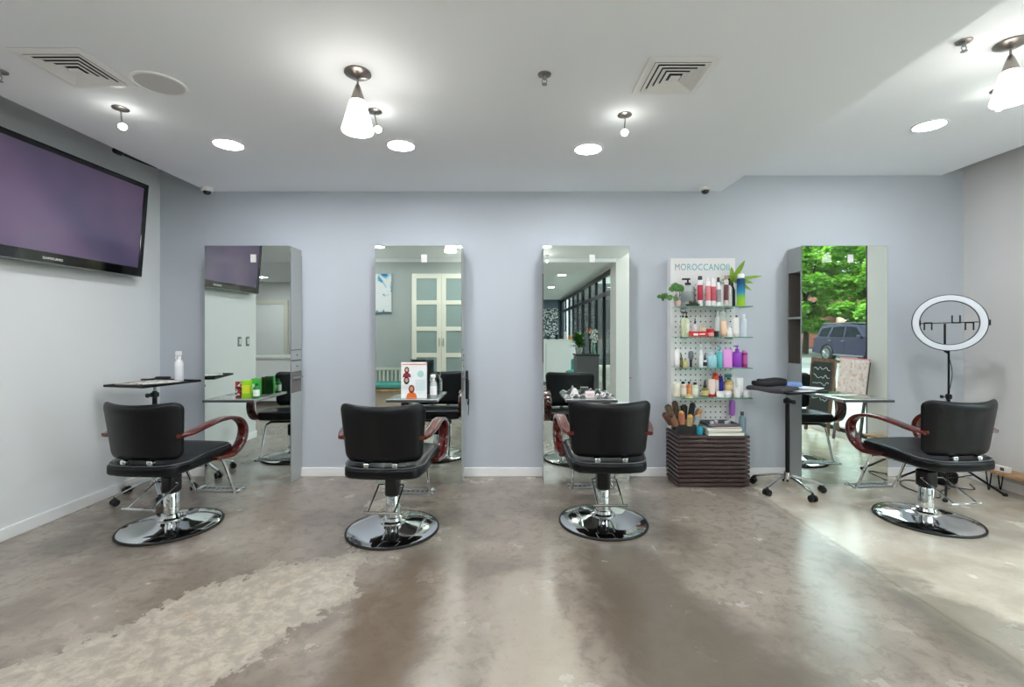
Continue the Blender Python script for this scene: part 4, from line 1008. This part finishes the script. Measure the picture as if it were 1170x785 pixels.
MB().cyl((0,.0,.78), (0,.0,cz-.215), .008, n=12).cyl((0,.035,cz-.25), (0,.035,cz-.008), .008, n=12).tube([(0,0,cz-.26),(0,.035,cz-.24)], .009, 8).build('upper_pole', M_blackm, t, True)
MB().rbox((0,0,.80), (.018,.018,.022), .008, 4).cyl((-.02,0,.80), (-.055,0,.80), .005, n=8).rbox((-.06,0,.80), (.008,.012,.014), .005, 4).build('clamp', M_black, t, True)
b = MB().cyl((-.18,0,-.005), (.18,0,.005), .004, n=8).xform(R3); b.build('phone_bar', M_blackm, t, True)
for x, top in ((-.13, False), (.045, True), (.125, False)):
    b = MB(); s = 1 if top else -1
    b.box(x-.028, x+.028, -.008, .008, -.006, .006)
    for q in (-.024, .024): b.box(x+q-.005, x+q+.005, -.012, .008, min(0, s*.062), max(0, s*.062))
    b.xform(R3).build('phone_holder', M_black, t)
MB().rbox((0,0,.27), (.022,.022,.03), .008, 4).build('tripod_hub', M_black, t, True)
MB().rbox((0,0,.10), (.02,.02,.02), .006, 4).build('tripod_hub', M_black, t, True)
for k, a in enumerate((-.35, 2.0, 3.9)):
    c, s = math.cos(a), math.sin(a)
    b = MB().cyl((c*.02, s*.02, .26), (c*.36, s*.36, .012), .009, n=10).cyl((c*.02, s*.02, .11), (c*.17, s*.17, .155), .005, n=8)
    l = b.build('leg', M_blackm, t, True)
    MB().rbox((c*.365, s*.365, .012), (.014,.014,.012), .006, 4).build('foot', M_rubber, l, True)
b = MB().tube([(.01,.01,1.15), (.03,.0,1.0), (.015,.01,.85), (-.02,.01,.72), (.01,.02,.5), (.03,.03,.2), (.06,.05,.02)], .003, 6)
b.build('cable', M_black, t, True)
o = MB().tube([(3.76,3.98,.006), (3.6,3.9,.006), (3.45,3.75,.006), (3.40,3.9,.006), (3.42,4.08,.006), (3.6,4.2,.006), (3.9,3.95,.006), (4.05,4.1,.006)], .0045, 6).build('floor_cable', M_black, None, True)
tag(o, 'black power cord looping over the floor under the ring light', 'cord')
t = thing('power_adapter', 'black adapter bag slumped under the ring light', 'bag', (3.83, 4.1, 0))
MB().rbox((0,0,.06), (.09,.05,.06), .04, 8, lambda q: Vector((q.x+.2*q.z, q.y, q.z+.01*math.sin(q.x*50)))).build('bag_body', M_blackm, t, True)

# ---------------------------------------------------------------- low live edge bench at the right wall
t = thing('low_bench', 'low live-edge wooden plank on hairpin legs along the right wall', 'bench', (4.10, 3.6, 0))
e0 = [(-.075+.012*math.sin(k*1.3)+.006*math.sin(k*3.1), .46-k*.06) for k in range(20)]
poly = e0 + [(.095, -.68), (.095, .46)]
MB().prism([(p[0], p[1]) for p in poly], 2, .165, .187).build('plank', M_pale, t)
for (lx, ly) in ((-.03, .36), (-.03, -.02), (.07, .36), (.07, -.02), (-.03,-.55), (.07,-.55)):
    MB().tube([(lx, ly+.025, .166), (lx, ly+.004, .01), (lx, ly-.004, .01), (lx, ly-.025, .166)], .0045, 8, k=3).build('hairpin_leg', M_blackm, t, True)
for i, (y, l) in enumerate(((3.88, 'white block with dark figures at the far end of the low plank'), (3.56, 'white block with dark figures nearest the right edge on the low plank'))):
    t = thing('desk_calendar', l, 'calendar', (4.075, y, .1875), .1, 'white blocks on the low plank')
    MB().box(-.018,.018,-.075,.075,0,.045,.002).build('block', M_white2, t)
    b = MB()
    for s in (-1, 1): b.box(-.0188,-.0182, s*.035-.014, s*.035+.014, .010, .036)
    b.build('figures', col((60,60,62)), t)

# ---------------------------------------------------------------- behind the viewer: what the mirrors show
# white cabinet with frosted panes at the rear wall
t = thing('glass_door_cabinet', 'cream cabinet with frosted glass doors at the rear wall, seen in the second mirror', 'cabinet', (-1.20, -.09, 0))
MB().box(-.50, .50, 0, .42, 0, 2.34).build('carcass', M_cream, t)
for s in (-1, 1):
    x0, x1 = (-.50, -.003) if s < 0 else (.003, .50)
    f = MB().box(x0, x0+.075, .42, .44, .02, 2.33, .002).box(x1-.075, x1, .42, .44, .02, 2.33, .002)
    zs = [.02+i*(2.31-.075)/5 for i in range(6)]
    for z in zs: f.box(x0+.075, x1-.075, .42, .439, z, z+.075, .001)
    d = f.build('door', M_cream, t)
    for a, b_ in zip(zs, zs[1:]):
        MB().box(x0+.075, x1-.075, .423, .428, a+.075, b_).build('pane', M_frostg, d)
    hx = -.035 if s < 0 else .035
    MB().cyl((hx, .46, 1.10), (hx, .46, 1.24), .006, n=8).cyl((hx,.44,1.11),(hx,.46,1.11),.004,n=6).cyl((hx,.44,1.23),(hx,.46,1.23),.004,n=6).build('handle', M_steel, d, True)
# slatted bench with teal cushion
t = thing('slatted_bench', 'white slatted bench at the rear wall, seen in the second mirror', 'bench', (-2.25, -.08, 0))
b = MB().box(-.5,.5,.0,.03,.66,.71,.003).box(-.5,.5,0,.03,.36,.40)
for k in range(14): b.box(-.49+k*.072, -.455+k*.072, .004,.024,.40,.66)
b.build('back', M_cream, t)
MB().box(-.5,.5,0,.48,.33,.37,.003).build('seat', M_pale, t)
b = MB()
for x in (-.47, .47):
    for y in (.03, .45): b = MB().box(x-.03,x+.03,y-.03,y+.03,0,.33,.003); b.build('leg', M_cream, t)
MB().box(-.45,.45,.42,.44,.05,.33).build('front_panel', mat('bench_beige', (196,184,164), .6), t)
o = MB().rbox((0,0,.05), (.47,.20,.05), .035, 8).build('seat_cushion_pad', M_teal, None, True, (-2.25, .155, .371)); tag(o, 'teal cushion lying on the white slatted bench', 'cushion')
# canvas with blue abstract blots
t = thing('wall_canvas', 'white canvas with blue blots on the rear wall, seen in the second mirror', 'painting', (-2.42, -.08, 2.04))
def blot():
    m = mat('blue_blot_canvas', (232,236,238), .7); nt = m.node_tree; b = nt.nodes['Principled BSDF']
    tc = nt.nodes.new('ShaderNodeTexCoord'); n = nt.nodes.new('ShaderNodeTexNoise'); n.inputs['Scale'].default_value = 3.4; n.inputs['Detail'].default_value = 4; n.inputs['Distortion'].default_value = 1.5
    cr = nt.nodes.new('ShaderNodeValToRGB'); e = cr.color_ramp.elements; e[0].color = srgb(30,110,176); e[0].position = .31; e[1].color = srgb(232,236,238); e[1].position = .45
    x = e.new(.38); x.color = srgb(84,176,214)
    nt.links.new(tc.outputs['Object'], n.inputs['Vector']); nt.links.new(n.outputs['Fac'], cr.inputs[0]); nt.links.new(cr.outputs[0], b.inputs['Base Color']); return m
MB().box(-.27,.27,0,.035,-.34,.34,.003).build('canvas', blot(), t)
# wash area seen in the first mirror
t = thing('wash_counter', 'long white counter in the wash area, seen in the first mirror', 'counter', (-4.9, -.55, 0))
MB().box(-.9,.9,-.28,.28,.08,.86).build('body', M_white, t)
MB().box(-.93,.93,-.31,.31,.86,.90,.004).build('counter_top', M_white2, t)
MB().box(-.88,.88,-.25,.25,0,.08).build('plinth', M_stationdk, t)
t = struct('door_1', MB().box(-6.45,-5.75,-3.5,-3.47,0,2.05,.003), M_white)
b = MB().box(-6.55,-6.45,-3.5,-3.45,0,2.15).box(-5.75,-5.65,-3.5,-3.45,0,2.15).box(-6.45,-5.75,-3.5,-3.45,2.05,2.15); b.build('door_frame', M_cream, t)
# reception desk, slate wall artwork, plants and shelf by the storefront
t = thing('reception_desk', 'white reception desk seen in the third mirror', 'desk', (1.02, -4.0, 0))
MB().box(-.85,.76,-.3,.3,.06,1.11).build('body', M_white, t)
MB().box(-.87,.78,-.32,.32,1.11,1.15,.004).build('desk_top', M_white2, t)
MB().box(-.83,.74,-.27,.27,0,.06).build('plinth', M_stationdk, t)
MB().box(-.15,-.143,.3,.304,.08,1.05).build('panel_joint', M_stationdk, t)
for i, (x, c, h) in enumerate(((.42,K,.12), (.75,(60,60,60),.10), (.98,K,.13), (1.2,(214,206,200),.2), (1.32,(200,120,60),.1))):
    put('desk_item', 'jar', ['black pot on the reception desk', 'dark grey pot on the reception desk', 'taller black pot on the reception desk', 'tall pale pot at the window end of the reception desk', 'orange pot at the window end of the reception desk'][i], 'jar', x+.2, -3.9, 1.15, .05, h, c, c, None, 1, 0, 'pots on the reception desk')
t = thing('wall_artwork', 'black and white patterned artwork on the slate wall, seen in the third mirror', 'artwork', (1.05, -9.89, 1.72))
MB().box(-.45,.75,0,.04,-.6,.55,.003).build('print', paper_mat('bw_print', (60,64,72), [(200,204,208), (120,126,132), (226,228,230)], 26), t)
t = thing('display_pedestal', 'dark grey pedestal by the storefront, seen in the third mirror', 'pedestal', (1.58, -1.75, 0))
MB().box(-.22,.24,-.25,.25,0,.84).build('body', mat('pedestal_grey', (96,98,100), .5), t)
MB().box(-.24,.26,-.27,.27,.84,.87,.003).build('pedestal_top', M_framedk, t)
t = thing('potted_palm', 'bushy green plant in a glass pot by the storefront, seen in the third mirror', 'plant', (1.44, -1.75, .87))
MB().lathe([(.06,0),(.08,.12),(.082,.14),(.07,.14)], 20).build('pot', mat('glass_pot', (176,186,186), .15, coat=.4), t, True)
b = MB()
for k in range(170):
    a = r_.uniform(0, 2*PI); b.leaf((0,0,.12+r_.uniform(0,.2)), (math.cos(a), math.sin(a), r_.uniform(.3,2.6)), r_.uniform(.20,.34), .024, .3)
b.build('leaves', M_leaf, t, True)
t = thing('white_orchid', 'white orchid with an orange bloom in a glass vase, seen in the third mirror', 'plant', (1.74, -1.68, .87))
MB().lathe([(.05,0),(.055,.02),(.035,.14),(.045,.2)], 20).build('vase', mat('vase_green', (120,160,150), .1, coat=.4), t, True)
MB().tube([(0,0,.15),(.01,0,.3),(-.02,.02,.45),(-.05,.02,.5)], .004, 6).tube([(0,0,.15),(-.02,0,.3),(.03,.02,.4)], .004, 6).build('stems', M_leafd, t, True)
b = MB()
for k in range(34):
    q = Vector((r_.uniform(-.09,.07), r_.uniform(-.06,.06), r_.uniform(.26,.52)))
    for j in range(5):
        a = 2*PI*j/5; b.leaf(q, (math.cos(a), .6, math.sin(a)), .034, .014, .1, 3)
b.build('blossoms', mat('petal_white', (240,240,236), .5), t, True)
b = MB()
for k in range(5):
    q = Vector((-.10+r_.uniform(-.02,.02), .02, .50+r_.uniform(-.03,.03)))
    for j in range(5):
        a = 2*PI*j/5; b.leaf(q, (math.cos(a), .6, math.sin(a)), .04, .018, .1, 3)
b.build('orange_bloom', mat('petal_orange', (232,130,50), .5), t, True)
t = thing('teal_armchair', 'teal armchair near the storefront, seen in the third mirror', 'armchair', (1.56, -2.45, 0), .4)
MB().rbox((0,0,.40), (.27,.27,.07), .05, 8).build('seat', M_teal, t, True)
MB().rbox((0,-.24,.55), (.27,.05,.16), .045, 8).build('backrest', M_teal, t, True)
for s in (-1, 1):
    for y in (-.22, .22): MB().cyl((s*.22, y, .35), (s*.24, y*1.05, 0), .014, n=8).build('leg', M_chrome, t, True)
# boards by the right-hand glass, seen in the fourth mirror
t = thing('chalkboard_sign', 'black chalkboard in a wooden frame by the glass, seen in the fourth mirror', 'sign', (4.12, 2.02, 0), 0)
tilt = Matrix.Rotation(math.radians(-6), 4, 'Y')
MW = wood_mat('board_frame_wood', (84,54,34), (122,84,52), .5, .1, (6,6,3))
f = MB().box(-.012,.012,-.24,-.20,0,1.0).box(-.012,.012,.20,.24,0,1.0).box(-.012,.012,-.20,.20,.95,1.0).box(-.012,.012,-.20,.20,.25,.29)
f.xform(Matrix.Translation((-.05,0,0)) @ Matrix.Rotation(math.radians(6),4,'Y')).build('frame', MW, t)
MB().box(-.009,.003,-.20,.20,.29,.95).xform(Matrix.Translation((-.05,0,0)) @ Matrix.Rotation(math.radians(6),4,'Y')).build('slate', mat('slate_board', (30,38,40), .6), t)
b = MB()
for k in range(5):
    z = .86-k*.10
    b.tube([(-.011, -.16+j*.04, z+r_.uniform(-.028,.028)) for j in range(9)], .004, 5, k=3)
b.xform(Matrix.Translation((-.05,0,0)) @ Matrix.Rotation(math.radians(6),4,'Y')).build('chalk_writing', mat('chalk', (206,226,224), .8), t)
MB().box(.10,.12,-.22,-.19,0,.9).box(.10,.12,.19,.22,0,.9).xform(Matrix.Rotation(math.radians(-5),4,'Y')).build('rear_strut', MW, t)
t = thing('poster_board', 'pale poster board with pink edges on an easel by the glass', 'sign', (4.08, 2.58, 0), 0)
RM = Matrix.Translation((-.03,0,0)) @ Matrix.Rotation(math.radians(7),4,'Y')
MB().box(-.008,.0,-.24,.24,.58,1.02).xform(RM).build('poster', paper_mat('poster_print', (238,220,218), [(244,232,230), (232,214,208), (222,190,176)], 30), t)
MB().box(-.010,.001,-.245,.245,1.02,1.035).box(-.014,.001,-.25,.25,.555,.58).xform(RM).build('pink_border', M_pink, t)
b = MB().box(.002,.022,-.23,-.20,0,1.0).box(.002,.022,.20,.23,0,1.0).xform(RM); b.build('easel_leg', mat('easel_grey', (88,86,84), .5), t)
# ---------------------------------------------------------------- outside the glass
struct('ground', MB().box(4.30, 60, -45, 30, -.2, -.06), mat('street_concrete', (120,118,116), .8, noise=.12, nscale=3))
struct('sidewalk', MB().box(4.38, 8.6, -45, 30, -.06, -.02), mat('sidewalk_concrete', (176,174,168), .8, noise=.06, nscale=4))
o = MB().box(4.30, 6.0, -45, -.62, -.2, -.061).box(2.06, 4.30, -45, -.62, -.2, -.061).build('pavement_near_shop', mat('shop_pavement', (180,178,172), .8, noise=.1, nscale=4)); o['kind'] = 'structure'
def building(name, label, x0, x1, y0, y1, h, m, wins):
    t = thing(name, label, 'building', ((x0+x1)/2, (y0+y1)/2, -.06)); hx, hy = (x1-x0)/2, (y1-y0)/2
    MB().box(-hx, hx, -hy, hy, 0, h).build('wall', m, t)
    MB().box(-hx-.2, hx, -hy-.2, hy+.2, h, h+.25).build('roof', mat('roof_grey', (110,104,102), .8), t)
    for (y, z, wy, wz) in wins:
        w_ = MB().box(-hx-.05, -hx, y-wy-.08, y+wy+.08, z-wz-.08, z+wz+.08).build('window', M_white, t)
        MB().box(-hx-.06, -hx-.05, y-wy, y+wy, z-wz, z+wz).build('pane', mat('far_window', (70,80,90), .1, coat=.5), w_)
def brick():
    m = mat('brick_wall', (150,80,66), .85); nt = m.node_tree; b = nt.nodes['Principled BSDF']; tc = nt.nodes.new('ShaderNodeTexCoord')
    mp = nt.nodes.new('ShaderNodeMapping'); mp.inputs['Rotation'].default_value = (0, PI/2, PI/2); br = nt.nodes.new('ShaderNodeTexBrick'); br.inputs['Scale'].default_value = 4
    br.inputs['Color1'].default_value = srgb(160,84,68); br.inputs['Color2'].default_value = srgb(134,68,56); br.inputs['Mortar'].default_value = srgb(186,170,158)
    nt.links.new(tc.outputs['Object'], mp.inputs[0]); nt.links.new(mp.outputs[0], br.inputs[0]); nt.links.new(br.outputs[0], b.inputs['Base Color']); return m
building('brick_building', 'red brick house behind the parked car', 24, 32, -44, -29.6, 4.5, brick(), [(3, 2.0, .6, .8), (-2, 2.0, .6, .8)])
building('pink_house', 'pale pink house behind the tree', 26, 34, -29, -17, 3.1, mat('pink_stucco', (222,190,180), .8, noise=.05), [(2, 1.7, .7, .6), (-2.5, 1.7, .7, .6)])
building('added_dark_building', 'added dark building dimming the view beyond the rear windows', 2.6, 9.5, -24, -11.5, 6, mat('dark_brick', (70,66,68), .8, noise=.2, nscale=2), [(3.5, 1.6, 1.2, 1.2), (-2.5, 1.6, 1.2, 1.2)])  # added to block bright sky behind the rear windows
building('grey_house', 'grey house across the street further along', 24, 32, 0, 14, 5, mat('grey_stucco', (176,176,172), .8), [(2, 2, .7, .8)])
# parked car: side view outline with real width
def car(x, y, rz):
    t = thing('parked_suv', 'grey four-door sport utility car parked across the street', 'car', (x, y, -.06), rz)
    Wc = .93
    low = [(-2.30,.42),(-2.36,.62),(-2.33,1.0),(-2.26,1.12),(-.2,1.14),(1.05,1.10),(1.3,1.08),(2.1,.98),(2.33,.84),(2.38,.55),(2.28,.34),(1.86,.32)]
    def arch(cx): return [(cx+.46*math.cos(a), .38+.46*math.sin(a)) for a in [PI*k/8 for k in range(9)]]
    poly = low[:-1] + [(2.28,.34)] + arch(1.40)[0:] + arch(-1.39) + [(-1.9,.36)]
    b = MB(); v0 = [b.bm.verts.new((-Wc, p[0], p[1])) for p in poly]; v1 = [b.bm.verts.new((Wc, p[0], p[1])) for p in poly]
    n = len(poly)
    for i in range(n): b.bm.faces.new((v0[i], v0[(i+1)%n], v1[(i+1)%n], v1[i]))
    b.bm.faces.new(list(reversed(v0))); b.bm.faces.new(v1)
    b.build('body', M_car, t)
    gh = [(-2.24,1.11),(-2.0,1.62),(-1.85,1.72),(-.2,1.76),(.35,1.70),(1.08,1.10)]
    b = MB(); tp = .80
    def gx(z): return Wc-.02-(z-1.1)*.24
    v0 = [b.bm.verts.new((-gx(p[1]), p[0], p[1])) for p in gh]; v1 = [b.bm.verts.new((gx(p[1]), p[0], p[1])) for p in gh]; n = len(gh)
    for i in range(n): b.bm.faces.new((v0[i], v0[(i+1)%n], v1[(i+1)%n], v1[i]))
    b.bm.faces.new(list(reversed(v0))); b.bm.faces.new(v1)
    b.build('cabin', M_car, t)
    glassm = mat('car_glass', (24,28,34), .1, coat=.3)
    wins = [[(-2.05,1.18),(-1.9,1.56),(-1.28,1.62),(-1.42,1.17)], [(-1.28,1.17),(-1.12,1.62),(-.40,1.65),(-.40,1.16)], [(-.30,1.16),(-.30,1.65),(.28,1.60),(.82,1.16)]]
    for w_ in wins:
        b = MB()
        for s in (-1, 1):
            A = [b.bm.verts.new((s*(gx(p[1])+.004), p[0], p[1])) for p in w_]; Q = [b.bm.verts.new((s*(gx(p[1])-.02), p[0], p[1])) for p in w_]
            b.bm.faces.new(A); b.bm.faces.new(Q)
            for i in range(4): b.bm.faces.new((A[i], A[(i+1)%4], Q[(i+1)%4], Q[i]))
        b.build('side_window', glassm, t)
    MB().box(-.70,.70,-2.0,.2,1.775,1.79).box(-.72,-.68,-1.9,.1,1.79,1.83).box(.68,.72,-1.9,.1,1.79,1.83).build('roof_rack', M_steel, t)
    for s in (-1, 1):
        MB().rbox((s*1.0,.72,1.20), (.09,.06,.07), .03, 6).build('door_mirror', M_car, t, True)
        MB().box(min(s*.94,s*1.0), max(s*.94,s*1.0), -.9, .9, .34, .40, .01).build('side_step', M_steel, t)
        MB().box(min(s*.60,s*.935), max(s*.60,s*.935), -2.375, -2.30, .86, 1.12, .01).build('tail_light', mat('tail_red', (150,20,24), .2), t)
        for y_ in (-1.39, 1.40):
            wl = MB().lathe([(.24,-.12),(.36,-.12),(.39,-.09),(.39,.09),(.36,.12),(.24,.12)], 32).xform(Matrix.Translation((s*.84, y_, .39)) @ Matrix.Rotation(PI/2,4,'Y')).build('wheel', M_rubber, t, True)
            b = MB().lathe([(.02,.0),(.24,.0),(.24,.02),(.21,.02)], 32)
            for k in range(6):
                a = 2*PI*k/6; b.box(-.03,.03,.05,.22,.02,.05) if k == 0 else None
                c_, s_ = math.cos(a), math.sin(a)
                b.cyl((c_*.04, s_*.04, .03), (c_*.22, s_*.22, .03), .026, n=6)
            b.cyl((0,0,0),(0,0,.05),.05,n=16)
            b.xform(Matrix.Translation((s*.962, y_, .39)) @ Matrix.Rotation(s*PI/2,4,'Y')).build('rim', M_steel, wl, False)
    for y_ in (-.35, -1.2): 
        for s in (-1, 1): MB().box(min(s*.93,s*.955), max(s*.93,s*.955), y_-.09, y_+.09, .99, 1.02).build('door_handle', M_steel, t)
        for s in (-1, 1): MB().box(min(s*.929,s*.934), max(s*.929,s*.934), y_+.125, y_+.135, .45, 1.12).build('door_seam', M_black, t)
    MB().box(-.95,.95,-2.45,-2.34,.42,.66,.03).box(-.95,.95,2.33,2.44,.34,.62,.03).build('bumper', M_car, t)
M_car = mat('car_paint', (38,33,56), .42, .1, coat=.2)
car(15.6, -12.0, 0)
# trees
def tree(x, y, H, R, label, seed, n, zc, col_):
    t = thing('street_tree', label, 'tree', (x, y, -.06), 0, 'trees along the street'); r = random.Random(seed)
    b = MB().tube([(0,0,0), (.06,.03,H*.25), (0,-.05,H*.5), (.1,0,H*.75)], lambda f: .19-.13*f, 10)
    for k in range(7):
        a = 2*PI*k/7+r.uniform(-.3,.3); z = H*(.3+.06*k); b.tube([(0,0,z), (math.cos(a)*R*.35, math.sin(a)*R*.35, z+R*.2), (math.cos(a)*R*.7, math.sin(a)*R*.7, z+R*.5)], lambda f: .08-.06*f, 6)
    b.build('trunk', mat('bark', (74,60,48), .9, noise=.3, nscale=12), t, True)
    cl = [(r.uniform(-1,1)*R*.75, r.uniform(-1,1)*R*.75, zc+r.uniform(-1,1)*R*.62, r.uniform(.5,1.1)) for _ in range(120)]
    verts, faces = [], []
    for i in range(n):
        c = cl[r.randrange(len(cl))]; v = Vector((r.gauss(0,1), r.gauss(0,1), r.gauss(0,1))).normalized()*c[3]*r.uniform(.75,1.0); v.z *= .55
        p = Vector(c[:3])+v; d = Vector((r.uniform(-1,1), r.uniform(-1,1), r.uniform(-.7,.3))).normalized(); s = d.cross(Vector((r.uniform(-.3,.3), r.uniform(-.3,.3), 1))).normalized()
        L = r.uniform(.15,.30); w_ = L*.42; k = len(verts)
        verts += [tuple(p), tuple(p+d*L*.5+s*w_), tuple(p+d*L), tuple(p+d*L*.5-s*w_)]; faces.append((k,k+1,k+2,k+3))
    me = bpy.data.meshes.new('leaves'); me.from_pydata(verts, [], faces); me.materials.append(col_); o = bpy.data.objects.new('leaves', me); C.objects.link(o); o.parent = t
def leafm(name, c):
    m = mat(name, c, .5, noise=.55, nscale=2.4); nt = m.node_tree; b = nt.nodes['Principled BSDF']; o = nt.nodes['Material Output']
    tr = nt.nodes.new('ShaderNodeBsdfTranslucent'); mx = nt.nodes.new('ShaderNodeMixShader'); mx.inputs[0].default_value = .45; tr.inputs[0].default_value = srgb(150,200,60)
    nt.links.new(b.outputs[0], mx.inputs[1]); nt.links.new(tr.outputs[0], mx.inputs[2]); nt.links.new(mx.outputs[0], o.inputs[0]); return m
LM1, LM2 = leafm('tree_leaves', (150,192,92)), leafm('tree_leaves_dark', (132,180,84))
tree(18.6, -21.2, 8, 4.4, 'leafy green street tree behind the tail of the parked car', 1, 90000, 4.5, LM1)
tree(20.6, -13.4, 8, 4.4, 'leafy green street tree beyond the bonnet of the parked car', 2, 90000, 4.5, LM2)
tree(18.0, -29, 8, 3.6, 'leafy green street tree in front of the red brick house', 3, 16000, 5.0, LM2)
tree(17.0, .8, 8, 3.4, 'leafy green street tree opposite the fourth mirror', 4, 12000, 5.0, LM1)
